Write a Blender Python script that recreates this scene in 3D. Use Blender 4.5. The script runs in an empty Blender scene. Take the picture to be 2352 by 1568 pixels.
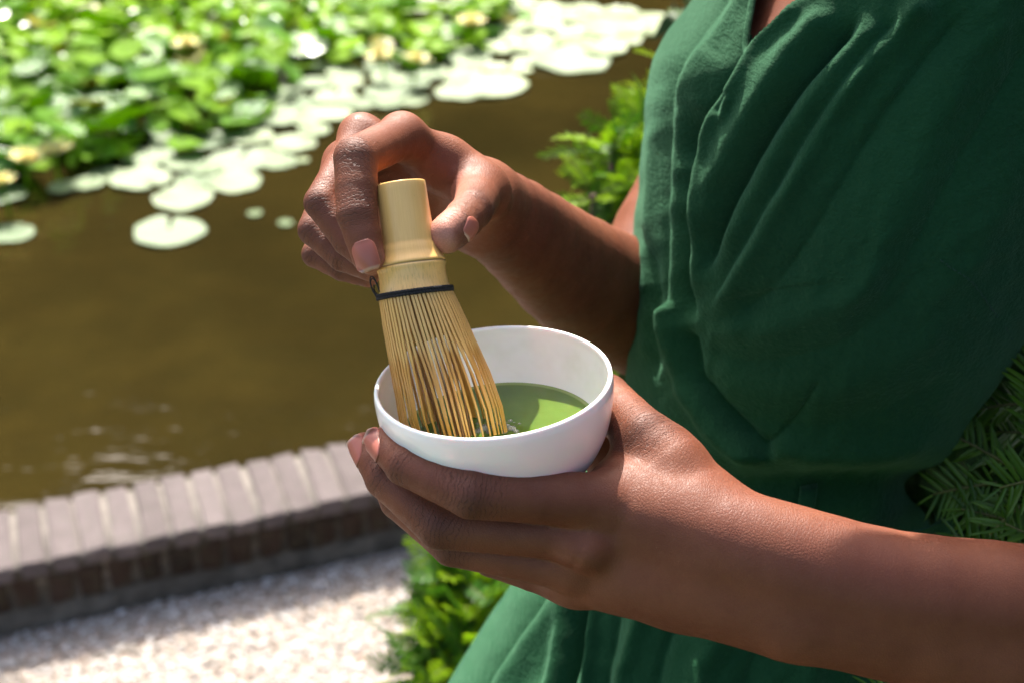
import bpy, bmesh, math, random
import numpy as np
from mathutils import Vector, Matrix, Euler

# ------------------------------------------------------------------ camera, sky, sun, exposure
scene = bpy.context.scene
COL = scene.collection
CAM_Z = 1.90
PITCH = 29.0
FPX = 50.0 / 36.0 * 2352.0          # focal length in units of a 2352 px wide picture
cam_data = bpy.data.cameras.new('camera')
cam = bpy.data.objects.new('camera', cam_data)
COL.objects.link(cam)
cam.location = (0, 0, CAM_Z)
cam.rotation_euler = (math.radians(90 - PITCH), 0, 0)
cam_data.lens = 50
cam_data.sensor_width = 36
cam_data.clip_start = 0.05
cam_data.clip_end = 400
cam_data.dof.use_dof = True
cam_data.dof.focus_distance = 0.565
cam_data.dof.aperture_fstop = 10.5
cam_data.dof.aperture_blades = 0
scene.camera = cam
CM = Matrix.Translation(cam.location) @ Euler(cam.rotation_euler).to_matrix().to_4x4()
CMN = np.array(CM)

SUN_EL, SUN_AZ = 50.0, -11.0         # azimuth measured from +Y (away from the camera), minus = to the left
world = bpy.data.worlds.new('World')
scene.world = world
world.use_nodes = True
wn = world.node_tree
for n in list(wn.nodes):
    wn.nodes.remove(n)
sky = wn.nodes.new('ShaderNodeTexSky')
sky.sky_type = 'NISHITA'
sky.sun_disc = False
sky.sun_elevation = math.radians(SUN_EL)
sky.sun_rotation = math.radians(SUN_AZ)
sky.air_density = 0.8
sky.dust_density = 6.0
sky.ozone_density = 1.0
bg = wn.nodes.new('ShaderNodeBackground')
bg.inputs['Strength'].default_value = 0.15
wo = wn.nodes.new('ShaderNodeOutputWorld')
wn.links.new(sky.outputs[0], bg.inputs[0])
wn.links.new(bg.outputs[0], wo.inputs[0])

sun_data = bpy.data.lights.new('sun', 'SUN')
sun = bpy.data.objects.new('sun', sun_data)
COL.objects.link(sun)
sun_data.energy = 3.9
sun_data.angle = math.radians(0.5)
sun_data.color = (1.0, 0.95, 0.87)
_e, _a = math.radians(SUN_EL), math.radians(SUN_AZ)
TO_SUN = Vector((math.sin(_a) * math.cos(_e), math.cos(_a) * math.cos(_e), math.sin(_e)))
sun.rotation_euler = TO_SUN.to_track_quat('Z', 'Y').to_euler()
sun.location = TO_SUN * 30

vs = scene.view_settings
vs.view_transform = 'Standard'
vs.look = 'None'
vs.exposure = 1.65
vs.gamma = 1.0
vs.use_curve_mapping = False
scene.cycles.max_bounces = 8
scene.cycles.caustics_reflective = False
scene.cycles.caustics_refractive = False
try:
    scene.cycles.use_denoising = True
except Exception:
    pass

# ------------------------------------------------------------------ helpers
rng = random.Random(7)
nrng = np.random.default_rng(11)
SF = 0.84                            # metres per depth unit of the foreground


def cpt(u, v, d):
    """foreground point in camera-local millimetres (x right, y up, z towards the lens)"""
    k = d * SF * 1000.0
    return np.array([(u - 1176.0) / FPX * k, -(v - 784.0) / FPX * k, -k])


def crad(r, d):
    return r / FPX * d * SF * 1000.0


def c2w(pts_mm):
    p = np.asarray(pts_mm, dtype=np.float64) / 1000.0
    return p @ CMN[:3, :3].T + CMN[:3, 3]


def c2wd(dirs):
    return np.asarray(dirs, dtype=np.float64) @ CMN[:3, :3].T


def on_plane(u, v, z):
    """where the line of sight through a picture point meets the level z"""
    d = np.array([(u - 1176.0) / FPX, -(v - 784.0) / FPX, -1.0]) @ CMN[:3, :3].T
    t = (z - CAM_Z) / d[2]
    return np.array([0, 0, CAM_Z]) + d * t


def to_px(P):
    """project world points (N,3) to picture units"""
    q = (np.asarray(P) - CMN[:3, 3]) @ CMN[:3, :3]
    return 1176.0 + FPX * q[:, 0] / -q[:, 2], 784.0 - FPX * q[:, 1] / -q[:, 2]


def norm(v):
    v = np.asarray(v, dtype=np.float64)
    return v / (np.linalg.norm(v) + 1e-12)


def sstep(a, b, x):
    t = np.clip((x - a) / (b - a), 0, 1)
    return t * t * (3 - 2 * t)


def mesh_np(name, V, F, smooth=True):
    """V (N,3), F (M,k) array of quads or triangles or list of lists"""
    me = bpy.data.meshes.new(name)
    V = np.asarray(V, dtype=np.float32)
    if isinstance(F, np.ndarray):
        k = F.shape[1]
        me.vertices.add(len(V))
        me.vertices.foreach_set('co', V.ravel())
        me.loops.add(F.size)
        me.loops.foreach_set('vertex_index', F.astype(np.int32).ravel())
        me.polygons.add(len(F))
        me.polygons.foreach_set('loop_start', np.arange(0, F.size, k, dtype=np.int32))
        me.update(calc_edges=True)
        me.validate()
    else:
        me.from_pydata([tuple(map(float, p)) for p in V], [], [tuple(map(int, f)) for f in F])
        me.update()
    if smooth:
        me.polygons.foreach_set('use_smooth', np.ones(len(me.polygons), dtype=bool))
    return me


def link(name, me, mat=None, parent=None, loc=None):
    o = bpy.data.objects.new(name, me)
    COL.objects.link(o)
    if mat is not None and me is not None and not me.materials:
        me.materials.append(mat)
    if parent is not None:
        o.parent = parent
    if loc is not None:
        o.location = loc
    return o


def tag(o, label=None, cat=None, group=None, kind=None):
    if label: o['label'] = label
    if cat: o['category'] = cat
    if group: o['group'] = group
    if kind: o['kind'] = kind
    return o


def empty(name, loc=(0, 0, 0)):
    o = bpy.data.objects.new(name, None)
    o.empty_display_size = 0.05
    COL.objects.link(o)
    o.location = loc
    return o


def attr(me, name, arr):
    a = me.attributes.new(name, 'FLOAT', 'POINT')
    a.data.foreach_set('value', np.asarray(arr, dtype=np.float32))


def grid_faces(nr, nc, wrap=False):
    r = np.arange(nr - 1)[:, None]
    c = np.arange(nc if wrap else nc - 1)[None, :]
    c2 = (c + 1) % nc
    f = np.stack([r * nc + c, r * nc + c2, (r + 1) * nc + c2, (r + 1) * nc + c], -1)
    return f.reshape(-1, 4)


def tube(pts, rad, n=8, cap=True):
    """tube along a polyline: returns V, F(list)"""
    pts = np.asarray(pts, dtype=np.float64)
    m = len(pts)
    rad = np.broadcast_to(np.asarray(rad, dtype=np.float64), (m,))
    T = np.gradient(pts, axis=0)
    T /= np.linalg.norm(T, axis=1, keepdims=True) + 1e-12
    ref = np.array([0, 0, 1.0]) if abs(T[0][2]) < 0.9 else np.array([1.0, 0, 0])
    V = []
    a = norm(np.cross(T[0], ref))
    for i in range(m):
        a = norm(a - T[i] * np.dot(a, T[i]))
        b = np.cross(T[i], a)
        for k in range(n):
            t = 2 * math.pi * k / n
            V.append(pts[i] + rad[i] * (math.cos(t) * a + math.sin(t) * b))
    F = [list(f) for f in grid_faces(m, n, True)]
    if cap:
        F.append(list(range(n))[::-1])
        F.append([(m - 1) * n + k for k in range(n)])
    return V, F


def spline(P, n):
    """Catmull-Rom through the rows of P"""
    P = np.asarray(P, dtype=np.float64)
    Q = np.vstack([2 * P[0] - P[1], P, 2 * P[-1] - P[-2]])
    m = len(P) - 1
    out = []
    for t in np.linspace(0, m - 1e-9, n):
        i = int(t); f = t - i
        p0, p1, p2, p3 = Q[i], Q[i + 1], Q[i + 2], Q[i + 3]
        out.append(0.5 * ((2 * p1) + (-p0 + p2) * f + (2 * p0 - 5 * p1 + 4 * p2 - p3) * f * f + (-p0 + 3 * p1 - 3 * p2 + p3) * f ** 3))
    return np.array(out)


class NT:
    """small node-tree helper"""
    def __init__(self, name):
        self.m = bpy.data.materials.new(name)
        self.m.use_nodes = True
        self.t = self.m.node_tree
        self.p = self.t.nodes['Principled BSDF']
        self.out = self.t.nodes['Material Output']

    def n(self, typ, **kw):
        nd = self.t.nodes.new(typ)
        for k, v in kw.items():
            setattr(nd, k, v)
        return nd

    def l(self, a, b):
        self.t.links.new(a, b)

    def set(self, **kw):
        for k, v in kw.items():
            self.p.inputs[k.replace('_', ' ')].default_value = v
        return self

    def coord(self, which='Object', scale=None):
        c = self.n('ShaderNodeTexCoord')
        if scale is None:
            return c.outputs[which]
        mp = self.n('ShaderNodeMapping')
        mp.inputs['Scale'].default_value = scale if hasattr(scale, '__len__') else (scale,) * 3
        self.l(c.outputs[which], mp.inputs[0])
        return mp.outputs[0]

    def noise(self, vec, scale, detail=3, rough=0.55, dist=0.0, w=None):
        x = self.n('ShaderNodeTexNoise')
        x.inputs['Scale'].default_value = scale
        x.inputs['Detail'].default_value = detail
        x.inputs['Roughness'].default_value = rough
        x.inputs['Distortion'].default_value = dist
        if vec is not None: self.l(vec, x.inputs['Vector'])
        return x

    def vor(self, vec, scale, feature='F1', rnd=1.0):
        x = self.n('ShaderNodeTexVoronoi', feature=feature)
        x.inputs['Scale'].default_value = scale
        x.inputs['Randomness'].default_value = rnd
        if vec is not None: self.l(vec, x.inputs['Vector'])
        return x

    def ramp(self, fac, stops):
        r = self.n('ShaderNodeValToRGB')
        els = r.color_ramp.elements
        while len(els) < len(stops):
            els.new(0.5)
        for e, (p, c) in zip(els, stops):
            e.position = p
            e.color = (*c, 1) if len(c) == 3 else c
        self.l(fac, r.inputs[0])
        return r.outputs[0]

    def mix(self, fac, a, b, mode='MIX'):
        x = self.n('ShaderNodeMix', data_type='RGBA', blend_type=mode)
        if isinstance(fac, (int, float)): x.inputs[0].default_value = fac
        else: self.l(fac, x.inputs[0])
        for s, i in ((a, 6), (b, 7)):
            if isinstance(s, (tuple, list)): x.inputs[i].default_value = (*s, 1)
            else: self.l(s, x.inputs[i])
        return x.outputs[2]

    def math(self, op, a, b=None, clamp=False):
        x = self.n('ShaderNodeMath', operation=op, use_clamp=clamp)
        for s, i in ((a, 0), (b, 1)):
            if s is None: continue
            if isinstance(s, (int, float)): x.inputs[i].default_value = s
            else: self.l(s, x.inputs[i])
        return x.outputs[0]

    def attr(self, name):
        return self.n('ShaderNodeAttribute', attribute_name=name).outputs['Fac']

    def mapr(self, v, a, b, c, d):
        x = self.n('ShaderNodeMapRange')
        self.l(v, x.inputs[0])
        for i, k in enumerate((a, b, c, d)): x.inputs[i + 1].default_value = k
        return x.outputs[0]

    def bump(self, h, strength, dist, normal=None):
        b = self.n('ShaderNodeBump')
        b.inputs['Strength'].default_value = strength
        b.inputs['Distance'].default_value = dist
        self.l(h, b.inputs['Height'])
        if normal is not None: self.l(normal, b.inputs['Normal'])
        return b.outputs[0]

    def color(self, s):
        if isinstance(s, (tuple, list)): self.p.inputs['Base Color'].default_value = (*s, 1)
        else: self.l(s, self.p.inputs['Base Color'])

    def normal(self, s):
        self.l(s, self.p.inputs['Normal'])

# ------------------------------------------------------------------ setting: ground, gravel, water, banks
WATER_Z, WALL_H = 0.085, 0.160
_b1, _b2 = on_plane(0, 1309, WALL_H), on_plane(870, 1129, WALL_H)
_a1 = on_plane(0, 1164, WALL_H); _a2 = on_plane(800, 1014, WALL_H)
WDIR = norm((_b2 - _b1) * [1, 1, 0])
WNRM = np.array([-WDIR[1], WDIR[0], 0.0])          # towards the pond
WALL_W = float((np.dot(_a1 - _b1, WNRM) + np.dot(_a2 - _b1, WNRM)) / 2)
WO = _b1 * [1, 1, 0]                                # front top edge of the wall at the left of the frame


def wp(s, t, z):
    """point by distance along the wall, distance from its front edge towards the pond, height"""
    return WO + WDIR * s + WNRM * t + np.array([0, 0, z])


def m_gravel():
    N = NT('gravel')
    co = N.coord('Object')
    v = N.vor(co, 95)
    v2 = N.vor(co, 95, 'DISTANCE_TO_EDGE')
    c = N.ramp(v.outputs['Color'], [(0.1, (0.22, 0.16, 0.12)), (0.4, (0.34, 0.28, 0.23)), (0.7, (0.42, 0.37, 0.33)), (0.95, (0.52, 0.48, 0.45))])
    big = N.noise(co, 2.2, 4)
    c = N.mix(N.mapr(big.outputs[0], 0.35, 0.7, 0.0, 0.45), c, (0.30, 0.24, 0.19))
    c = N.mix(N.mapr(v2.outputs['Distance'], 0.0, 0.12, 0.75, 0.0), c, (0.12, 0.09, 0.07))
    N.color(c)
    N.set(Roughness=0.85, Specular_IOR_Level=0.25)
    N.normal(N.bump(v2.outputs['Distance'], 0.8, 0.006))
    return N.m


def m_water():
    N = NT('pond_water')
    co = N.coord('Object')
    a = N.noise(co, 0.9, 5, 0.6)
    b = N.noise(co, 7.0, 4, 0.65)
    c = N.ramp(a.outputs[0], [(0.30, (0.0095, 0.0073, 0.0022)), (0.52, (0.020, 0.0145, 0.0036)), (0.74, (0.035, 0.0250, 0.0054))])
    c = N.mix(N.mapr(b.outputs[0], 0.42, 0.72, 0.0, 0.30), c, (0.016, 0.0135, 0.0035))
    N.color(c)
    N.set(Roughness=0.05, IOR=1.33, Specular_IOR_Level=0.5)
    w1 = N.noise(N.coord('Object', (1.0, 2.4, 1.0)), 5.5, 3, 0.5)
    N.normal(N.bump(w1.outputs[0], 0.30, 0.014))
    return N.m


def m_soil(name, c0, c1):
    N = NT(name)
    co = N.coord('Object')
    n = N.noise(co, 6, 6, 0.65)
    N.color(N.ramp(n.outputs[0], [(0.3, c0), (0.7, c1)]))
    N.set(Roughness=0.95, Specular_IOR_Level=0.2)
    N.normal(N.bump(N.noise(co, 60, 4).outputs[0], 0.6, 0.02))
    return N.m


def sheet(name, pts, mat, n=1):
    me = mesh_np(name, np.array(pts), [list(range(len(pts)))], smooth=False)
    o = link(name, me, mat)
    tag(o, kind='structure')
    return o


M_GRAVEL = m_gravel()
M_LAWN = m_soil('grass_bank', (0.035, 0.075, 0.014), (0.075, 0.135, 0.028))
sheet('ground', [(-120, -60, -0.012), (120, -60, -0.012), (120, 200, -0.012), (-120, 200, -0.012)], M_LAWN)
sheet('gravel_path', [wp(-6, 0.05, 0), wp(-6, -3.2, 0), wp(7, -3.2, 0), wp(7, 0.05, 0)], M_GRAVEL)
sheet('pond_water', [wp(-16, WALL_W - 0.02, WATER_Z), wp(16, WALL_W - 0.02, WATER_Z), wp(16, 11.5, WATER_Z), wp(-16, 11.5, WATER_Z)], m_water())
# far bank, a low rise of grass
prof = [(11.4, 0.0), (11.45, 0.16), (11.9, 0.26), (13.5, 0.34), (22, 0.4), (40, 0.4)]
V = [wp(s_, t_, z_) for (t_, z_) in prof for s_ in (-18, -9, 0, 9, 18)]
tag(link('far_bank', mesh_np('far_bank', V, grid_faces(len(prof), 5)), M_LAWN), kind='structure')
# the raised bed the person stands on, out of sight below the frame
TER_Z = 0.38
bm = bmesh.new()
bmesh.ops.create_cube(bm, size=1.0, matrix=Matrix.Translation((0.55, 0.1, TER_Z / 2)) @ Matrix.Diagonal((3.0, 2.2, TER_Z, 1)))
bmesh.ops.bevel(bm, geom=[e for e in bm.edges if e.verts[0].co.z > .3 and e.verts[1].co.z > .3], offset=0.05, segments=3, affect='EDGES')
me = bpy.data.meshes.new('terrace'); bm.to_mesh(me); bm.free()
tag(link('terrace', me, m_soil('bed_soil', (0.03, 0.022, 0.015), (0.07, 0.05, 0.035))), kind='structure')

# loose stones lying on the path, where they can be told apart
stone = []
for k in range(3):
    bm = bmesh.new()
    bmesh.ops.create_icosphere(bm, subdivisions=1, radius=1.0)
    r_ = random.Random(k)
    for v in bm.verts:
        v.co *= 1 + r_.uniform(-.22, .22)
        v.co.z *= 0.6
    bm.verts.ensure_lookup_table()
    stone.append((np.array([v.co[:] for v in bm.verts]), np.array([[v.index for v in f.verts] for f in bm.faces])))
    bm.free()
Vs, Fs, Cs = [], [], []
off = 0
for k in range(17000):
    s_, t_ = rng.uniform(-0.8, 2.1), -abs(rng.gauss(0, 0.48)) - 0.004
    sv, sf = stone[k % 3]
    r_ = rng.uniform(.0026, .0062) * (1.5 if rng.random() < .07 else 1)
    a_ = rng.uniform(0, 6.28)
    R = np.array([[math.cos(a_), -math.sin(a_), 0], [math.sin(a_), math.cos(a_), 0], [0, 0, 1]])
    p = wp(s_, t_, r_ * 0.35)
    Vs.append((sv * r_) @ R.T + p); Fs.append(sf + off); off += len(sv)
    Cs.append(np.full(len(sv), rng.random()))
me = mesh_np('gravel_stones', np.vstack(Vs), np.vstack(Fs))
attr(me, 'tone', np.concatenate(Cs))
N = NT('gravel_stone')
N.color(N.ramp(N.attr('tone'), [(0.0, (0.15, 0.11, 0.08)), (0.3, (0.30, 0.265, 0.22)), (0.6, (0.42, 0.395, 0.355)), (0.85, (0.52, 0.50, 0.47)), (1.0, (0.72, 0.70, 0.69))]))
N.set(Roughness=0.75, Specular_IOR_Level=0.35)
N.normal(N.bump(N.noise(N.coord('Object'), 400, 3).outputs[0], 0.4, 0.002))
tag(link('gravel_stones', me, N.m), 'small loose pale and brown stones covering the gravel path', 'gravel', kind='stuff')
# ------------------------------------------------------------------ brick pond wall
def m_brick(name, stops, moss):
    N = NT(name)
    co = N.coord('Object')
    oi = N.n('ShaderNodeObjectInfo')
    vc = N.n('ShaderNodeVectorMath', operation='ADD')
    cx = N.n('ShaderNodeCombineXYZ'); N.l(N.math('MULTIPLY', oi.outputs['Random'], 40.0), cx.inputs[0])
    N.l(co, vc.inputs[0]); N.l(cx.outputs[0], vc.inputs[1])
    n = N.noise(vc.outputs[0], 22, 5, 0.65)
    c = N.ramp(N.math('ADD', N.math('MULTIPLY', n.outputs[0], 0.7), N.math('MULTIPLY', oi.outputs['Random'], 0.3)), stops)
    n2 = N.noise(vc.outputs[0], 55, 4, 0.7)
    c = N.mix(N.mapr(n2.outputs[0], 0.50, 0.66, 0, 0.75), c, moss)
    N.color(c)
    N.set(Roughness=0.85, Specular_IOR_Level=0.25)
    N.normal(N.bump(n2.outputs[0], 0.5, 0.006))
    return N.m


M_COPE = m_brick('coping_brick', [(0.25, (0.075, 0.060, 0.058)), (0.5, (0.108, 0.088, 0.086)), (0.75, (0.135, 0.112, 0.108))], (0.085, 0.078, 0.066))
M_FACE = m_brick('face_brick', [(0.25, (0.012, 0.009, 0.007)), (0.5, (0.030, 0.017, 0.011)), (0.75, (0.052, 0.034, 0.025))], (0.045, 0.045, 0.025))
N = NT('mortar'); co = N.coord('Object')
n_ = N.noise(co, 30, 5, 0.7)
N.color(N.ramp(n_.outputs[0], [(0.3, (0.10, 0.09, 0.08)), (0.7, (0.215, 0.195, 0.17))]))
N.set(Roughness=0.95, Specular_IOR_Level=0.2)
N.normal(N.bump(n_.outputs[0], 0.7, 0.01))
M_MORTAR = N.m

wall = empty('pond_wall', tuple(WO))
wall.rotation_euler = (0, 0, math.atan2(WDIR[1], WDIR[0]))
tag(wall, 'low weathered brick wall edging the pond beside the gravel', 'wall')


def block(sx, sy, sz, seed, bev=0.005):
    """brick with worn edges, origin at its middle"""
    r_ = random.Random(seed)
    bm = bmesh.new()
    bmesh.ops.create_cube(bm, size=1.0, matrix=Matrix.Diagonal((sx, sy, sz, 1)))
    bmesh.ops.bevel(bm, geom=bm.edges[:], offset=bev, segments=1, affect='EDGES')
    for v in bm.verts:
        v.co += Vector((r_.uniform(-1, 1), r_.uniform(-1, 1), r_.uniform(-1, 1))) * 0.0034
    me = bpy.data.meshes.new('brick'); bm.to_mesh(me); bm.free()
    return me


S0, S1, PITCHB = -2.6, 4.2, 0.0605
H_C = 0.036                                    # coping bricks stand on edge, their ends show in front
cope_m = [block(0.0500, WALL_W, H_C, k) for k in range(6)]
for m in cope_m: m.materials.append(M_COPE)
k = 0
s_ = S0
while s_ < S1:
    if k > 0:
        o = bpy.data.objects.new('brick', cope_m[rng.randrange(6)])
        COL.objects.link(o); o.parent = wall
        o.location = (s_, WALL_W / 2 + rng.uniform(-.004, .004), WALL_H - H_C / 2 + rng.uniform(-.002, .002))
        o.rotation_euler = (rng.uniform(-.012, .012), rng.uniform(-.015, .015), rng.uniform(-.012, .012) + (math.pi if rng.random() < .5 else 0))
    s_ += PITCHB; k += 1
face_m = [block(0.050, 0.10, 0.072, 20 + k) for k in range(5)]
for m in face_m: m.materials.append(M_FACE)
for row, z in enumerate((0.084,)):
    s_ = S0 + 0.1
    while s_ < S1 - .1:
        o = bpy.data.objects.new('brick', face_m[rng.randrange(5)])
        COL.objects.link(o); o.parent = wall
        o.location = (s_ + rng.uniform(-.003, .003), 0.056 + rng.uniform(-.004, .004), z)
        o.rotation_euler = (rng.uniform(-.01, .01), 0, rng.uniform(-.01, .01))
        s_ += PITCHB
# mortar bed: recessed behind the bricks in front, just below their tops
L_ = S1 - S0
V, F = [], []
nx = 260
zt = WALL_H - 0.0085
prof = [(-0.004, -0.02), (-0.002, 0.040), (0.012, 0.047), (0.013, 0.118), (0.008, 0.122), (0.007, zt - 0.006), (0.012, zt), (WALL_W - 0.012, zt), (WALL_W - 0.006, zt - .006), (WALL_W - 0.006, -0.02)]
for i in range(nx):
    for t_, z_ in prof:
        V.append((S0 + L_ * i / (nx - 1), t_ + rng.uniform(-.002, .002), z_ + rng.uniform(-.002, .002)))
F = grid_faces(nx, len(prof))
me = mesh_np('mortar', V, F[:, ::-1])
N = NT('plinth_concrete'); n_ = N.noise(N.coord('Object'), 18, 5, 0.7)
N.color(N.ramp(n_.outputs[0], [(0.3, (0.035, 0.032, 0.026)), (0.7, (0.13, 0.12, 0.10))])); N.set(Roughness=0.95, Specular_IOR_Level=0.2)
N.normal(N.bump(n_.outputs[0], 0.7, 0.01))
M_PLINTH = N.m
N = NT('old_mortar'); n_ = N.noise(N.coord('Object'), 24, 5, 0.7)
N.color(N.ramp(n_.outputs[0], [(0.3, (0.03, 0.027, 0.02)), (0.55, (0.08, 0.07, 0.055)), (0.75, (0.22, 0.195, 0.16))])); N.set(Roughness=0.95, Specular_IOR_Level=0.2)
me.materials.append(M_MORTAR); me.materials.append(M_PLINTH); me.materials.append(N.m)
me.polygons.foreach_set('material_index', np.tile(np.array([1, 1, 2, 2, 2, 0, 0, 0, 0], dtype=np.int32)[:len(prof) - 1], nx - 1))
m_ = link('mortar', me, None, wall)
# ------------------------------------------------------------------ lilies
def leafy(name, c0, c1, trans, rough=0.35, spec=0.5, tmix=0.35, scale=14.0, vary=0.5, bump=0.0):
    """leaf: principled mixed with translucent"""
    N = NT(name)
    oi = N.n('ShaderNodeObjectInfo')
    co = N.coord('Object')
    n = N.noise(co, scale, 4, 0.6)
    f = N.math('ADD', N.math('MULTIPLY', n.outputs[0], 1 - vary), N.math('MULTIPLY', oi.outputs['Random'], vary))
    c = N.ramp(f, [(0.25, c0), (0.75, c1)])
    N.color(c)
    N.set(Roughness=rough, Specular_IOR_Level=spec)
    tr = N.n('ShaderNodeBsdfTranslucent')
    N.l(N.mix(0.75, c, trans), tr.inputs[0])
    mx = N.n('ShaderNodeMixShader'); mx.inputs[0].default_value = tmix
    N.l(N.p.outputs[0], mx.inputs[1]); N.l(tr.outputs[0], mx.inputs[2])
    N.l(mx.outputs[0], N.out.inputs[0])
    if bump:
        N.normal(N.bump(n.outputs[0], 0.5, bump))
    return N.m


M_PAD = leafy('lily_pad', (0.07, 0.14, 0.030), (0.20, 0.27, 0.10), (0.20, 0.32, 0.03), rough=0.42, spec=1.0, tmix=0.10, vary=0.6, bump=0.012)
M_LEAF = leafy('lily_leaf', (0.060, 0.190, 0.003), (0.205, 0.375, 0.004), (0.42, 0.66, 0.004), rough=0.42, spec=0.12, tmix=0.34, bump=0.01)
M_LEAF_WET = leafy('lily_leaf_glossy', (0.040, 0.150, 0.010), (0.12, 0.28, 0.02), (0.36, 0.66, 0.004), rough=0.26, spec=1.0, tmix=0.25, bump=0.01)
M_LEAF_OLD = leafy('lily_leaf_old', (0.17, 0.18, 0.008), (0.28, 0.26, 0.010), (0.5, 0.48, 0.01), rough=0.4, spec=0.4, tmix=0.4, bump=0.01)


def pad_mesh(name, seed, cup, nseg=30):
    """round leaf with its notch, unit radius; cup > 0 lifts the margin"""
    r_ = random.Random(seed)
    V = [(0.06, 0, 0)]
    rings = (0.35, 0.7, 0.93, 1.0)
    ph = [r_.uniform(0, 6.28) for _ in range(4)]
    gap = 0.16
    for q in rings:
        for i in range(nseg):
            t = i / (nseg - 1)
            a = gap * (1.15 - q) + (2 * math.pi - 2 * gap * (1.15 - q)) * t if False else (0.10 + (2 * math.pi - 0.20) * t)
            rr = q * (1 + 0.035 * math.sin(3 * a + ph[0]) + 0.02 * math.sin(7 * a + ph[1]) * q)
            if i in (0, nseg - 1): rr *= 0.93
            z = cup * q ** 2 * (0.8 + 0.5 * math.sin(2 * a + ph[2])) + 0.022 * q ** 3 * math.sin(5 * a + ph[3])
            if cup < 0.05 and q == 1.0: z += 0.02
            V.append((rr * math.cos(a), rr * math.sin(a), z))
    F = [[0, 1 + i, 2 + i] for i in range(nseg - 1)]
    for k in range(len(rings) - 1):
        for i in range(nseg - 1):
            b = 1 + k * nseg + i
            F.append([b, b + nseg, b + nseg + 1, b + 1])
    n0 = len(V)                                    # underside, a few millimetres below
    V += [(x, y, z - 0.03) for x, y, z in V]
    F += [[i + n0 for i in f[::-1]] for f in F]
    e = [1 + (len(rings) - 1) * nseg + i for i in range(nseg)]
    for a, b in zip(e[:-1], e[1:]): F.append([a, a + n0, b + n0, b])
    return mesh_np(name, V, F)


flat_m = [pad_mesh('lily_pad', k, 0.012) for k in range(5)]
for m in flat_m: m.materials.append(M_PAD)
cup_m = [pad_mesh('lily_leaf', 20 + k, c) for k, c in enumerate((0.10, 0.22, 0.34, 0.16, 0.28))]
for m in cup_m: m.materials.append(M_LEAF)
wet_m = [pad_mesh('lily_leaf', 60 + k, 0.14) for k in range(2)]
for m in wet_m: m.materials.append(M_LEAF_WET)
old_m = [pad_mesh('lily_leaf', 40 + k, 0.2) for k in range(2)]
for m in old_m: m.materials.append(M_LEAF_OLD)

LOWER = np.array([(-900, 620), (-300, 540), (-80, 500), (60, 468), (190, 440), (300, 418), (430, 438), (540, 420), (610, 392), (690, 345), (740, 300), (860, 258), (960, 244), (1060, 222), (1190, 205), (1235, 158), (1330, 160), (1420, 128), (1450, 95), (1545, 72)], float)
UPPER = np.array([(1545, 72), (1500, 24), (1380, 10), (1250, 8), (1200, -10), (1000, -40), (-900, -140)], float)


def lower_v(u):
    return np.interp(u, LOWER[:, 0], LOWER[:, 1])


def upper_v(u):
    return np.interp(u, UPPER[::-1, 0], UPPER[::-1, 1])


cands = []
lr = random.Random(5)
tries = 0
placed = []
cell = {}


def free(p, r, k):
    gx, gy = int(p[0] / .15), int(p[1] / .15)
    for i in range(gx - 2, gx + 3):
        for j in range(gy - 2, gy + 3):
            for (q, s_) in cell.get((i, j), ()):
                if math.hypot(p[0] - q[0], p[1] - q[1]) < (r + s_) * k: return False
    cell.setdefault((gx, gy), []).append((p, r))
    return True


items = []                                   # (kind, pos, radius)
for (u_, v_, rp) in ((388, 532, 79), (28, 536, 47), (420, 455, 67), (540, 418, 60), (640, 372, 42), (675, 328, 52), (1125, 196, 86), (1310, 138, 92), (1400, 60, 88), (1475, 66, 60), (585, 490, 17), (655, 512, 17), (695, 368, 16), (480, 322, 55), (545, 370, 70), (1060, 210, 60)):
    p = on_plane(u_, v_, WATER_Z + 0.006)
    r = rp / FPX * np.linalg.norm(p - np.array([0, 0, CAM_Z]))
    cell.setdefault((int(p[0] / .15), int(p[1] / .15)), []).append((p, r))
    items.append(('lone' if (u_, v_) in ((388, 532), (28, 536), (585, 490), (655, 512), (695, 368)) else 'pad', p, r))
P_lo = on_plane(-700, 560, WATER_Z); P_hi = on_plane(1176, -60, WATER_Z)
while tries < 60000:
    tries += 1
    x = lr.uniform(-4.2, 1.3); y = lr.uniform(3.2, 9.2)
    u_, v_ = to_px(np.array([[x, y, WATER_Z]])); u_, v_ = u_[0], v_[0]
    if u_ > 1545 or u_ < -900 or v_ > lower_v(u_) - 6 or v_ < upper_v(u_) + 4: continue
    depth_in = lower_v(u_) - v_
    rim = 60 + 45 * math.sin(u_ * 0.011) + (80 if u_ > 330 else 0) + (15 if u_ > 980 else 0)
    far_pale = v_ < 32 + 18 * math.sin(u_ * .02) and u_ > 780
    flat = depth_in < rim * lr.uniform(0.7, 1.25) or far_pale or lr.random() < 0.05
    if u_ < 330 and depth_in > 40 and lr.random() < .75: flat = False
    r = lr.uniform(.050, .105) if flat else lr.uniform(.034, .078)
    if not free((x, y, 0), r, 0.74 if flat else 0.46): continue
    items.append(('pad' if flat else 'leaf', np.array([x, y, WATER_Z + 0.004 + lr.uniform(0, .012)]), r))

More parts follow.
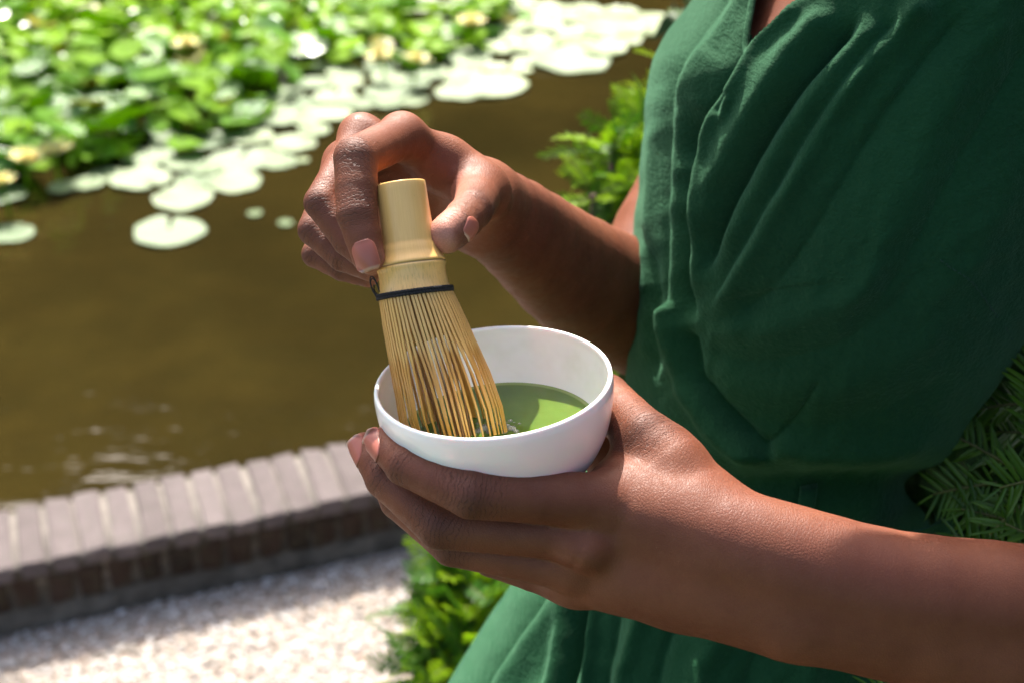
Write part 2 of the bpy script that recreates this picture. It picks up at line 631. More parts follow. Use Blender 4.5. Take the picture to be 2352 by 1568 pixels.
lone_labels = {0: 'lone pale lily pad floating apart on dark open water', 1: 'pale lily pad floating apart on open water below the green leaves',
               10: 'tiny pale lily pad floating alone on dark water', 11: 'tiny pale lily pad floating alone on dark water', 12: 'tiny pale lily pad floating alone on dark water'}
near = sorted(range(len(items)), key=lambda i: (items[i][0] != 'lone', items[i][1][1] - items[i][2] * 4))
inview = [i for i in near if -60 < to_px(items[i][1][None])[0][0] < 1560 and -30 < to_px(items[i][1][None])[1][0] < 700]
solo = set(inview[:296])
Vs, Fs, Ms = [], [], []
off = 0
for i, (kind, p, r) in enumerate(items):
    if kind == 'leaf':
        old = lr.random() < 0.055
        wet = not old and lr.random() < 0.22
        me = lr.choice(old_m if old else wet_m if wet else cup_m)
        z = p[2] + abs(lr.gauss(0.03, 0.05))
        rot = Euler((lr.gauss(0, .33), lr.gauss(0, .33), lr.uniform(0, 6.28)), 'ZYX')
    else:
        old = False
        me = lr.choice(flat_m)
        z = p[2]
        rot = Euler((lr.gauss(0, .02), lr.gauss(0, .02), lr.uniform(0, 6.28)), 'ZYX')
    mw = Matrix.Translation((p[0], p[1], z)) @ rot.to_matrix().to_4x4() @ Matrix.Diagonal((r, r, r, 1))
    if i in solo:
        o = bpy.data.objects.new('lily_pad', me)
        COL.objects.link(o)
        o.matrix_world = mw
        if kind == 'lone':
            tag(o, lone_labels[i], 'lily pad', 'tiny lone lily pads' if i >= 10 else None)
        elif kind == 'pad':
            tag(o, 'pale round lily pad floating flat along the edge of the lily patch', 'lily pad', 'lily pads floating at the patch edge')
        elif old:
            tag(o, 'yellowing lily leaf raised among green leaves in the lily patch', 'lily pad', 'yellowing raised lily leaves')
        else:
            tag(o, 'bright green lily leaf raised above the water in the lily patch', 'lily pad', 'green raised lily leaves')
    else:
        co = np.empty(len(me.vertices) * 3, np.float32); me.vertices.foreach_get('co', co)
        M4 = np.array(mw)
        Vs.append(co.reshape(-1, 3) @ M4[:3, :3].T + M4[:3, 3])
        for f in me.polygons:
            Fs.append([a + off for a in f.vertices]); Ms.append(0 if kind != 'leaf' else (2 if old else 3 if wet else 1))
        off += len(me.vertices)
me = mesh_np('lily_patch', np.vstack(Vs), Fs)
for m in (M_PAD, M_LEAF, M_LEAF_OLD, M_LEAF_WET): me.materials.append(m)
me.polygons.foreach_set('material_index', np.array(Ms, dtype=np.int32))
tag(link('lily_patch', me), 'mass of green lily leaves spreading over the far pond', 'lily pads', kind='stuff')

# flowers
N = NT('lily_petal'); N.color((0.80, 0.74, 0.36)); N.set(Roughness=0.5, Subsurface_Weight=0.3, Subsurface_Scale=0.01)
M_PETAL = N.m
N = NT('lily_stamen'); N.color((0.80, 0.66, 0.16)); N.set(Roughness=0.6)
M_STAMEN = N.m
V, F = [], []
for ring, (cnt, tilt, ln) in enumerate(((8, 0.35, 1.0), (8, 0.75, 0.92), (7, 1.1, 0.75))):
    for k in range(cnt):
        a = 2 * math.pi * (k + ring * 0.5) / cnt
        ca, sa = math.cos(a), math.sin(a)
        b = len(V)
        for t in np.linspace(0.08, 1, 6):
            w = 0.24 * math.sin(math.pi * min(1, t * 0.93 + .05)) ** 0.8
            rr = ln * (t * math.cos(tilt) + 0.12 * t * t); zz = ln * (t * math.sin(tilt) * (0.75 + 0.25 * t))
            for sx, dz in ((-1, 0.06), (0, 0), (1, 0.06)):
                V.append((rr * ca - sx * w * sa, rr * sa + sx * w * ca, zz + dz * abs(sx)))
        F += (grid_faces(6, 3) + b).tolist()
petal_m = mesh_np('petals', V, F); petal_m.materials.append(M_PETAL)
V, F = [], []
for k in range(18):
    a = k * 2.4; r_ = 0.18 * math.sqrt(k / 18)
    v, f = tube([(r_ * math.cos(a), r_ * math.sin(a), .05), (r_ * 1.2 * math.cos(a), r_ * 1.2 * math.sin(a), .38)], [0.03, 0.02], 5)
    b = len(V); V += v; F += [[i + b for i in q] for q in f]
stam_m = mesh_np('stamens', V, F); stam_m.materials.append(M_STAMEN)
for (u_, v_, r_) in ((62, 358, .062), (126, 340, .066), (430, 92, .060), (955, 130, .062), (872, 114, .058), (1082, 42, .066), (2, 412, .055)):
    p = on_plane(u_, v_ + 16, WATER_Z + 0.10); p[2] = WATER_Z + 0.10
    o = empty('water_lily', p)
    o.scale = (r_,) * 3
    o.rotation_euler = (lr.gauss(0, .2), lr.gauss(0, .2), lr.uniform(0, 6))
    tag(o, 'pale yellow water lily flower open among the lily leaves', 'flower', 'water lily flowers')
    link('petals', petal_m, None, o); link('stamens', stam_m, None, o)
    v, f = tube([(0, 0, 0.08), (0.1, 0, -1.0), (0, 0, -2.2)], 0.09, 6)
    sm = mesh_np('stalk', v, f); sm.materials.append(M_LEAF); link('stalk', sm, None, o)

# ------------------------------------------------------------------ yew
M_YEW = leafy('yew_needle', (0.030, 0.110, 0.012), (0.075, 0.200, 0.018), (0.20, 0.46, 0.02), rough=0.38, spec=0.4, tmix=0.28, scale=60, vary=0.35)
M_YEW_NEW = leafy('yew_needle_young', (0.19, 0.36, 0.010), (0.34, 0.52, 0.018), (0.52, 0.74, 0.02), rough=0.45, spec=0.25, tmix=0.40, scale=60, vary=0.4)
N = NT('yew_twig'); n_ = N.noise(N.coord('Object'), 120, 3)
N.color(N.ramp(n_.outputs[0], [(0.3, (0.06, 0.085, 0.02)), (0.7, (0.12, 0.13, 0.035))])); N.set(Roughness=0.7)
M_TWIG = N.m
N = NT('yew_bark'); n_ = N.noise(N.coord('Object'), 60, 4)
N.color(N.ramp(n_.outputs[0], [(0.3, (0.045, 0.025, 0.016)), (0.7, (0.11, 0.065, 0.04))])); N.set(Roughness=0.9)
M_BARK = N.m


def needle_vf(L=1.0, w=0.165):
    """one needle along +X, folded on its midrib, tip drooping a little"""
    V = []
    for t, ww in ((0, .35), (.12, .8), (.45, 1.0), (.8, .78), (1.0, .08)):
        z = 0.10 * t * (1 - t) - 0.06 * t * t
        V += [(t * L, -w / 2 * ww, z), (t * L, 0, z - w * 0.16), (t * L, w / 2 * ww, z)]
    F = grid_faces(5, 3)
    b = len(V)
    V2 = [(x, y, z - w * 0.12) for x, y, z in V]
    return np.array(V + V2), np.vstack([F, F[:, ::-1] + b])


NV, NF = needle_vf()


def sprig_layout(seed, L, n, nl):
    """curved twig along +X with two ranks of needles: returns stem points, [(pos, matrix, length)]"""
    r_ = random.Random(seed)
    bx, bz = r_.uniform(-.15, .15), r_.uniform(0.05, .25)
    st = [np.array([L * t, L * bx * t * t, L * (bz * t - .25 * t * t)]) for t in np.linspace(0, 1, 8)]
    st = np.array(st)
    out = []
    for k in range(n):
        t = 0.06 + 0.92 * k / (n - 1)
        i = min(6, int(t * 7)); f = t * 7 - i
        p = st[i] * (1 - f) + st[i + 1] * f
        T = norm(st[i + 1] - st[i])
        side = 1 if k % 2 else -1
        up = np.array([0, 0, 1.0])
        sd = norm(np.cross(up, T)) * side
        a = math.radians(r_.uniform(48, 66) - 34 * max(0, (t - .78) / .22))
        d = norm(T * math.cos(a) + sd * math.sin(a) + up * r_.uniform(-.05, .38))
        y = norm(np.cross(up, d)); z = np.cross(d, y)
        ln = nl * r_.uniform(.85, 1.12) * (0.72 + 0.28 * math.sin(math.pi * min(1, t * 1.05))) * (0.8 if t > .93 else 1)
        out.append((p, np.stack([d, y, z], 1), ln))
    return st, out


def sprig_mesh(seed, L, n, nl, young):
    st, nd = sprig_layout(seed, L, n, nl)
    v, f = tube(st, np.linspace(.0011, .0005, 8), 5)
    V = [np.array(v)]; F = [list(q) for q in f]; mi = [0] * len(F)
    off = len(v)
    for p, R, ln in nd:
        V.append((NV * ln) @ R.T + p)
        F += (NF + off).tolist(); mi += [1] * len(NF); off += len(NV)
    me = mesh_np('sprig', np.vstack(V), F)
    me.materials.append(M_TWIG); me.materials.append(M_YEW_NEW if young else M_YEW)
    me.polygons.foreach_set('material_index', np.array(mi, dtype=np.int32))
    return me


sprigs_old = [sprig_mesh(k, .075, 30, .019, False) for k in range(4)]
sprigs_new = [sprig_mesh(10 + k, .060, 26, .017, True) for k in range(4)]


def orient(d, roll=0.0):
    d = Vector(d).normalized()
    q = d.to_track_quat('X', 'Z')
    return (q.to_matrix() @ Matrix.Rotation(roll, 3, 'X'))


def yew(name, label, base, clumps, count, seed, young=0.6, size=1.0, group=None, fill=0):
    """shrub: bark stem, branches to each clump centre, sprigs over the clumps; clumps = (centre, radius)"""
    r_ = random.Random(seed)
    root = empty(name, tuple(base))
    tag(root, label, 'shrub', group)
    base = np.array(base)
    V, F = [], []
    for c, rad_ in clumps:
        c = np.array(c)
        m = (base + c) / 2 + np.array([r_.uniform(-.04, .04), r_.uniform(-.04, .04), 0])
        v, f = tube(spline([np.zeros(3), m - base, c - base], 10), np.linspace(.011, .003, 10), 6)
        b = len(V); V += v; F += [[i + b for i in q] for q in f]
    link('branches', mesh_np('branches', V, F), M_BARK, root)
    tot = sum(rad_ ** 2 for _, rad_ in clumps)
    for c, rad_ in clumps:
        c = np.array(c)
        for k in range(max(3, int(count * rad_ ** 2 / tot))):
            d = norm([r_.gauss(0, 1), r_.gauss(0, 1), r_.gauss(0.25, 1)])
            p = c + d * rad_ * r_.uniform(.25, 1.0) ** 0.6 - base
            dd = norm(d + np.array([0, 0, r_.uniform(0, .5)]) + np.array([r_.gauss(0, .35) for _ in range(3)]))
            yg = r_.random() < young
            o = bpy.data.objects.new('sprig', r_.choice(sprigs_new if yg else sprigs_old))
            COL.objects.link(o); o.parent = root
            o.matrix_local = Matrix.Translation(p) @ orient(dd, r_.uniform(-.9, .9)).to_4x4() @ Matrix.Diagonal((size * r_.uniform(.8, 1.2),) * 3 + (1,))
    if fill:                                    # the dense twigs inside, past picking apart
        Vs, Fs, Mi, off = [], [], [], 0
        wts = np.array([q ** 2 for _, q in clumps]); wts /= wts.sum()
        bank = []
        for me in sprigs_old[:2] + sprigs_new[:1]:
            co = np.empty(len(me.vertices) * 3, np.float32); me.vertices.foreach_get('co', co)
            bank.append((co.reshape(-1, 3), [list(f.vertices) for f in me.polygons], [f.material_index for f in me.polygons]))
        for k in range(fill):
            c, rad_ = clumps[r_.choices(range(len(clumps)), wts)[0]]
            d = norm([r_.gauss(0, 1), r_.gauss(0, 1), r_.gauss(0, 1)])
            p = np.array(c) + d * rad_ * r_.uniform(0, .9) - base
            R = np.array(orient(norm(d + np.array([r_.gauss(0, .7) for _ in range(3)])), r_.uniform(-3, 3)))
            co, fs, mi = bank[0 if r_.random() < .5 else 1 if r_.random() > young else 2]
            Vs.append(co @ R.T * 0.95 * size + p); Fs += [[a + off for a in f] for f in fs]; Mi += mi; off += len(co)
        me = mesh_np('inner_foliage', np.vstack(Vs), Fs)
        me.materials.append(M_TWIG); me.materials.append(M_YEW)
        me.polygons.foreach_set('material_index', np.array(Mi, dtype=np.int32))
        link('inner_foliage', me, None, root)['kind'] = 'stuff'
    return root


def wpt(u, v, depth):
    """world point seen at a picture point, depth in metres along the view axis"""
    return c2w([cpt(u, v, depth / SF)])[0]


# shrub behind the right arm, rising beside the dress
C = [(wpt(1460, 485, 1.25), .034), (wpt(1440, 415, 1.27), .030), (wpt(1405, 345, 1.24), .010), (wpt(1465, 285, 1.26), .012), (wpt(1362, 448, 1.22), .008), (wpt(1400, 505, 1.25), .018),
     (wpt(1475, 350, 1.30), .026), (wpt(1560, 168, 1.32), .008), (wpt(1500, 560, 1.28), .03), (wpt(1440, 780, 1.32), .022), (wpt(1650, 40, 1.34), .014), (wpt(1560, 330, 1.35), .04), (wpt(1600, 560, 1.35), .05)]
yew('yew_shrub', 'bright yew shrub rising behind the right forearm beside the dress', wpt(1600, 900, 1.36) * np.array([1, 1, 0]), C, 298, 3, 0.95, 0.66, fill=220)
# low shrub between the gravel path and the skirt
C = [(wpt(1060, 1450, 1.40), .045), (wpt(1080, 1360, 1.42), .035), (wpt(1000, 1400, 1.40), .020), (wpt(1070, 1545, 1.38), .055), (wpt(995, 1540, 1.38), .025), (wpt(1170, 1400, 1.45), .05), (wpt(1130, 1690, 1.35), .05), (wpt(1240, 1560, 1.42), .04), (wpt(1060, 1740, 1.33), .05), (wpt(1120, 1440, 1.41), .045), (wpt(1010, 1480, 1.39), .03)]
yew('yew_shrub', 'low yew shrub between the gravel path and the green skirt', wpt(1100, 1650, 1.40) * np.array([1, 1, 0]), C, 298, 9, 0.75, 0.75, fill=500)
# dark shrub at her back
C = [(wpt(2440, 1000, .80), .035), (wpt(2400, 1120, .80), .03), (wpt(2440, 1180, .78), .03), (wpt(2330, 1350, .86), .05), (wpt(2120, 1620, .84), .02), (wpt(2250, 1640, .86), .05), (wpt(2500, 850, .82), .04), (wpt(2460, 1400, .84), .06)]
yb = yew('yew_shrub', 'dark green yew shrub behind the left forearm at the back of the dress', wpt(2400, 1500, .98) * np.array([1, 1, 0]), C, 140, 21, 0.1)
for o in [c_ for c_ in yb.children if c_.name.startswith('sprig')]:
    q = o.matrix_local.translation + yb.location
    if to_px(np.array([q[:]]))[0][0] < 2420: bpy.data.objects.remove(o)
# its foremost sprigs, needle by needle
needle_me = mesh_np('needle', NV, NF)
needle_me.materials.append(leafy('yew_needle_near', (0.030, 0.105, 0.008), (0.085, 0.20, 0.014), (0.22, 0.45, 0.02), rough=0.38, spec=0.4, tmix=0.25, scale=60, vary=0.5))
SPR = [((2335, 1080, .775), (2134, 976, .775), 26, .12), ((2290, 1108, .770), (2143, 1126, .775), 20, -.10), ((2385, 1060, .755), (2352, 806, .755), 26, .10), ((2390, 1135, .745), (2262, 1205, .745), 20, .15),
       ((2300, 1290, .750), (2200, 1216, .755), 18, .0), ((2410, 1100, .740), (2300, 1104, .740), 18, -.15), ((2380, 930, .790), (2240, 935, .800), 20, .30), ((2330, 1200, .765), (2212, 1172, .765), 20, .05), ((2420, 1260, .735), (2310, 1210, .735), 18, .2),
       ((2400, 1000, .800), (2290, 990, .805), 20, .2), ((2150, 1600, .80), (2000, 1552, .80), 22, .1), ((2350, 1330, .75), (2280, 1235, .75), 16, .1)]
for k, (a, b, n, roll) in enumerate(SPR):
    dz_ = .12 if a[1] > 1500 else .055
    A, B = wpt(a[0], a[1], a[2] - dz_), wpt(b[0], b[1], b[2] - dz_)
    L = float(np.linalg.norm(B - A))
    st, nd = sprig_layout(100 + k, L, n, .0200)
    v, f = tube(st, np.linspace(.0010, .0005, 8), 6)
    so = bpy.data.objects.new('sprig', mesh_np('twig', v, f)); so.data.materials.append(M_TWIG)
    COL.objects.link(so); so.parent = yb
    view = Vector(c2wd([[0.1, 0.5, 1.0]])[0])
    X = Vector(B - A).normalized(); Z = (view - X * view.dot(X)).normalized(); Y = Z.cross(X)
    R = Matrix((X, Y, Z)).transposed() @ Matrix.Rotation(roll, 3, 'X')
    so.matrix_local = Matrix.Translation(Vector(A) - yb.location) @ R.to_4x4()
    for p, Rn, ln in nd:
        o = bpy.data.objects.new('needle', needle_me)
        COL.objects.link(o); o.parent = so
        o.matrix_local = Matrix.Translation(p) @ Matrix(Rn.tolist()).to_4x4() @ Matrix.Diagonal((ln, ln * 0.72, ln, 1))

# ------------------------------------------------------------------ trees on the far bank (their reflection darkens the pond)
M_TREE = leafy('tree_leaf', (0.018, 0.045, 0.008), (0.05, 0.10, 0.016), (0.10, 0.20, 0.02), rough=0.5, spec=0.3, tmix=0.25, scale=3, vary=0.3)
tr = np.random.default_rng(3)


def crown_mesh(n=8000):
    cl = tr.normal(0, 1, (46, 3)); cl /= np.linalg.norm(cl, axis=1, keepdims=True)
    cl *= tr.uniform(.45, 1.0, (46, 1)) * np.array([2.3, 2.1, 3.0])
    c = cl[tr.integers(0, 46, n)] + tr.normal(0, .42, (n, 3))
    a = tr.normal(0, 1, (n, 3)); a /= np.linalg.norm(a, axis=1, keepdims=True)
    b = np.cross(a, tr.normal(0, 1, (n, 3))); b /= np.linalg.norm(b, axis=1, keepdims=True)
    s_ = tr.uniform(.18, .36, (n, 1))
    V = np.stack([c - a * s_, c + b * s_ * .5, c + a * s_, c - b * s_ * .5], 1).reshape(-1, 3)
    return mesh_np('crown', V, np.arange(4 * n).reshape(-1, 4), smooth=False)


crowns = [crown_mesh() for _ in range(2)]
for m in crowns: m.materials.append(M_TREE)
v, f = tube(spline([(0, 0, -.3), (.05, 0, 1.5), (-.05, .1, 3.2), (.1, 0, 6)], 14), np.linspace(.24, .06, 14), 9)
trunk_m = mesh_np('trunk', v, f); trunk_m.materials.append(M_BARK)
for k in range(24):
    s_ = -13 + 3.3 * (k % 8) + (1.6 if 7 < k < 16 else 0) + rng.uniform(-.5, .5)
    p = wp(s_, (14.0 if k < 8 else 18.0 if k < 16 else 20.5) + rng.uniform(0, 1.2), 0.3)
    o = empty('broadleaf_tree', p)
    o.rotation_euler = (0, 0, rng.uniform(0, 6.28)); sc_ = rng.uniform(.95, 1.05) if k < 8 else rng.uniform(1.5, 1.7); o.scale = (sc_, sc_, sc_)
    tag(o, 'dark broadleaf tree standing on the far bank of the pond', 'tree', 'trees on the far bank')
    link('trunk', trunk_m, None, o)
    link('crown', crowns[k % 2], None, o, (0, 0, 4.3))
    for z_, q in ((1.8, .62),):
        c_ = link('crown', crowns[(k + 1) % 2], None, o, (0.3, 0.2, z_)); c_.scale = (q, q, q * .8)

# tall yew hedge added beside and behind her to dim light from the right
hr = np.random.default_rng(8)
hn = 95000
X0, X1, Y0, Y1, Z1 = 0.95, 1.7, -2.2, 2.4, 2.5
c = np.stack([hr.uniform(X0, X1, hn), hr.uniform(Y0, Y1, hn), hr.uniform(0.02, Z1, hn)], 1)
k_ = hr.random(hn) < .6
c[k_, 0] = X0 + np.abs(hr.normal(0, .05, k_.sum()))
k2 = hr.random(hn) < .5                      # added return behind her back, keeps sun off the right shrub
c[k2] = np.stack([hr.uniform(.28, 1.6, k2.sum()), 1.42 + hr.uniform(0, .8, k2.sum()), hr.uniform(.02, 2.35, k2.sum())], 1)
c[:, 0] += 0.05 * np.sin(c[:, 1] * 5) + 0.04 * np.sin(c[:, 2] * 7 + c[:, 1] * 3)
a = hr.normal(0, 1, (hn, 3)); a[:, 0] -= .6; a /= np.linalg.norm(a, axis=1, keepdims=True)
b = np.cross(a, hr.normal(0, 1, (hn, 3))); b /= np.linalg.norm(b, axis=1, keepdims=True)
s_ = hr.uniform(.020, .045, (hn, 1))
hb = np.array([(X0 + X1) / 2, (Y0 + Y1) / 2, 0])
V = np.stack([c - a * s_, c + b * s_ * .35, c + a * s_, c - b * s_ * .35], 1).reshape(-1, 3) - hb
hedge = empty('shade_hedge', hb)
tag(hedge, 'tall dark yew hedge added beside the person to dim the light', 'hedge')
me = mesh_np('foliage', V, np.arange(4 * hn).reshape(-1, 4), smooth=False); me.materials.append(leafy('hedge_needle', (0.010, 0.032, 0.005), (0.022, 0.060, 0.008), (0.05, 0.10, 0.02), rough=0.5, spec=0.2, tmix=0.08, scale=20, vary=0.0))
link('foliage', me, None, hedge)['kind'] = 'stuff'
V, F = [], []
for k in range(9):
    y_ = Y0 + .3 + k * .5 - hb[1]
    v, f = tube([(0, y_, -.1), (.05, y_ + .03, .9), (-.03, y_, 2.2)], [.05, .04, .015], 7)
    q = len(V); V += v; F += [[i + q for i in g] for g in f]
link('stems', mesh_np('stems', V, F), M_BARK, hedge)
# ------------------------------------------------------------------ the person: skin
def m_skin():
    N = NT('skin')
    co = N.coord('Object')
    pig = N.attr('pigment'); pink = N.attr('pinkness'); cw = N.attr('crease_w'); cs = N.attr('crease_s')
    n1 = N.noise(co, 45, 4, 0.6)
    base = N.ramp(n1.outputs[0], [(0.30, (0.142, 0.041, 0.018)), (0.70, (0.198, 0.065, 0.030))])
    nb = N.noise(co, 16, 3, 0.55)
    base = N.mix(N.mapr(nb.outputs[0], 0.45, 0.75, 0.0, 0.5), base, (0.120, 0.033, 0.020))
    base = N.mix(pig, base, (0.065, 0.024, 0.016))
    base = N.mix(pink, base, (0.42, 0.18, 0.125))
    # fine crossing skin lines and pores
    w = N.noise(co, 160, 2, 0.5)
    vc = N.n('ShaderNodeVectorMath', operation='ADD')
    sc = N.n('ShaderNodeVectorMath', operation='SCALE'); sc.inputs['Scale'].default_value = 0.0025
    N.l(w.outputs[1], sc.inputs[0]); N.l(co, vc.inputs[0]); N.l(sc.outputs[0], vc.inputs[1])
    mp = N.n('ShaderNodeMapping'); mp.inputs['Scale'].default_value = (1.0, 0.62, 1.0)
    mp.inputs['Rotation'].default_value = (0, 0.5, 0.6)
    N.l(vc.outputs[0], mp.inputs[0])
    v = N.vor(mp.outputs[0], 1000, 'DISTANCE_TO_EDGE')
    lines = N.mapr(v.outputs['Distance'], 0.0, 0.22, 0.0, 1.0)
    # knuckle creases: running coordinate along the finger, wobbling
    wob = N.noise(co, 210, 3, 0.6)
    wob2 = N.noise(co, 900, 2, 0.6)
    s2 = N.math('ADD', cs, N.math('MULTIPLY', wob.outputs[0], 5.5))
    s2 = N.math('ADD', s2, N.math('MULTIPLY', wob2.outputs[0], 0.9))
    wave = N.math('ABSOLUTE', N.math('SINE', N.math('MULTIPLY', s2, math.pi / 1.9)))
    groove = N.mapr(wave, 0.0, 0.34, 1.0, 0.0)
    groove = N.math('MULTIPLY', groove, cw)
    base = N.mix(N.math('MULTIPLY', groove, 0.62), base, (0.05, 0.018, 0.012))
    base = N.mix(N.math('MULTIPLY', N.math('SUBTRACT', 1.0, lines), 0.18), base, (0.07, 0.025, 0.016))
    N.color(base)
    h = N.math('SUBTRACT', N.math('MULTIPLY', lines, 0.35), N.math('MULTIPLY', groove, 1.2))
    N.normal(N.bump(h, 0.68, 0.00028))
    rn = N.noise(co, 300, 2, 0.5)
    N.l(N.mapr(rn.outputs[0], 0.3, 0.7, 0.48, 0.64), N.p.inputs['Roughness'])
    N.set(Subsurface_Weight=0.12, Subsurface_Scale=0.0025, Specular_IOR_Level=0.32, IOR=1.45)
    N.p.inputs['Subsurface Radius'].default_value = (1.0, 0.32, 0.15)
    return N.m


def m_nail():
    N = NT('fingernail')
    t = N.attr('tip')
    c = N.ramp(t, [(0.0, (0.27, 0.085, 0.055)), (0.16, (0.36, 0.110, 0.075)), (0.88, (0.37, 0.120, 0.082)), (0.95, (0.46, 0.28, 0.22))])
    N.color(c)
    N.set(Roughness=0.34, Specular_IOR_Level=0.35, Subsurface_Weight=0.1, Subsurface_Scale=0.002)
    N.p.inputs['Subsurface Radius'].default_value = (1.0, 0.4, 0.3)
    return N.m


M_SKIN, M_NAIL = m_skin(), m_nail()


def smin(a, b, k):
    h = np.maximum(k - np.abs(a - b), 0.0) / k
    return np.minimum(a, b) - h * h * k * 0.25


class Prim:
    """tapered rounded limb piece in camera-local mm; flat=(axis, factor) squeezes it along an axis"""
    def __init__(s, a, b, ra, rb, flat=None):
        s.a, s.b, s.ra, s.rb, s.flat = np.float32(a), np.float32(b), float(ra), float(rb), flat

    def __call__(s, P):
        ba = s.b - s.a
        pa = P - s.a
        t = np.clip((pa @ ba) / (ba @ ba), 0, 1)
        q = pa - t[:, None] * ba
        if s.flat is not None:
            n, f = s.flat
            n = np.float32(n)
            q = q + (q @ n)[:, None] * n * np.float32(f - 1)
        return np.sqrt((q * q).sum(1)) - (s.ra + t * (s.rb - s.ra))


class Chain:
    """a run of pieces that forms one even limb"""
    def __init__(s, prims):
        s.prims = prims

    def __call__(s, P):
        d = s.prims[0](P)
        for pr in s.prims[1:]:
            d = smin(d, pr(P), 1.2)
        return d


def limb(*pts, flat=None):
    """chain of prims through (u, v, d, r) picture points"""
    out = []
    if len(pts) > 3:
        pts = [tuple(p) for p in spline(np.array(pts, float), 3 * (len(pts) - 1) + 1)]
    for p, q in zip(pts[:-1], pts[1:]):
        out.append(Prim(cpt(*p[:3]), cpt(*q[:3]), crad(p[3], p[2]), crad(q[3], q[2]), flat))
    return out


class Arm:
    def __init__(s, palm, fingers, k_palm=9.0, k_join=6.0, k_fing=0.7, k_adj=0.5):
        s.palm, s.fingers = palm, fingers
        s.k = (k_palm, k_join, k_fing, k_adj)

    def near(s, P, prims):
        """drop the pieces too far away to matter for this batch of points"""
        if len(P) < 4000: return prims
        lo, hi = P.min(0), P.max(0)
        c = ((lo + hi) / 2)[None]; R = float(np.linalg.norm(hi - lo)) / 2
        if R > 60: return prims
        dd = [float(pr(c)[0]) for pr in prims]
        m = min(dd)
        return [pr for pr, x in zip(prims, dd) if x - R * 1.6 < m + R * 1.6 + 16] or prims[:1]

    def d_palm(s, P):
        d = None
        for pr in s.near(P, s.palm):
            e = pr(P)
            d = e if d is None else smin(d, e, s.k[0])
        return d

    def d_finger(s, P, f):
        d = None
        for pr in s.near(P, f['prims']):
            e = pr(P)
            d = e if d is None else smin(d, e, s.k[2])
        return d

    def __call__(s, P):
        P = np.asarray(P, dtype=np.float32)
        pal = s.d_palm(P)
        tot = None
        for f in s.fingers:
            e = smin(pal, s.d_finger(P, f), f.get('k', s.k[1]))
            tot = e if tot is None else smin(tot, e, s.k[3])
        return tot if tot is not None else pal


def finger(*pts, k=6.0, bulge=0.03, dorsal=(0, 0, 1), pale=0.0):
    """(u,v,d,r) joints from the knuckle to the tip; slightly waisted between the joints"""
    J = [np.array([*cpt(*p[:3]), crad(p[3], p[2])]) for p in pts]
    pr = []
    for a, b in zip(J[:-1], J[1:]):
        m = (a + b) / 2
        m[3] *= 1 - bulge
        pr.append(Prim(a[:3], m[:3], a[3], m[3]))
        pr.append(Prim(m[:3], b[:3], m[3], b[3]))
    return dict(prims=pr, J=J, k=k, dorsal=norm(dorsal), pale=pale)


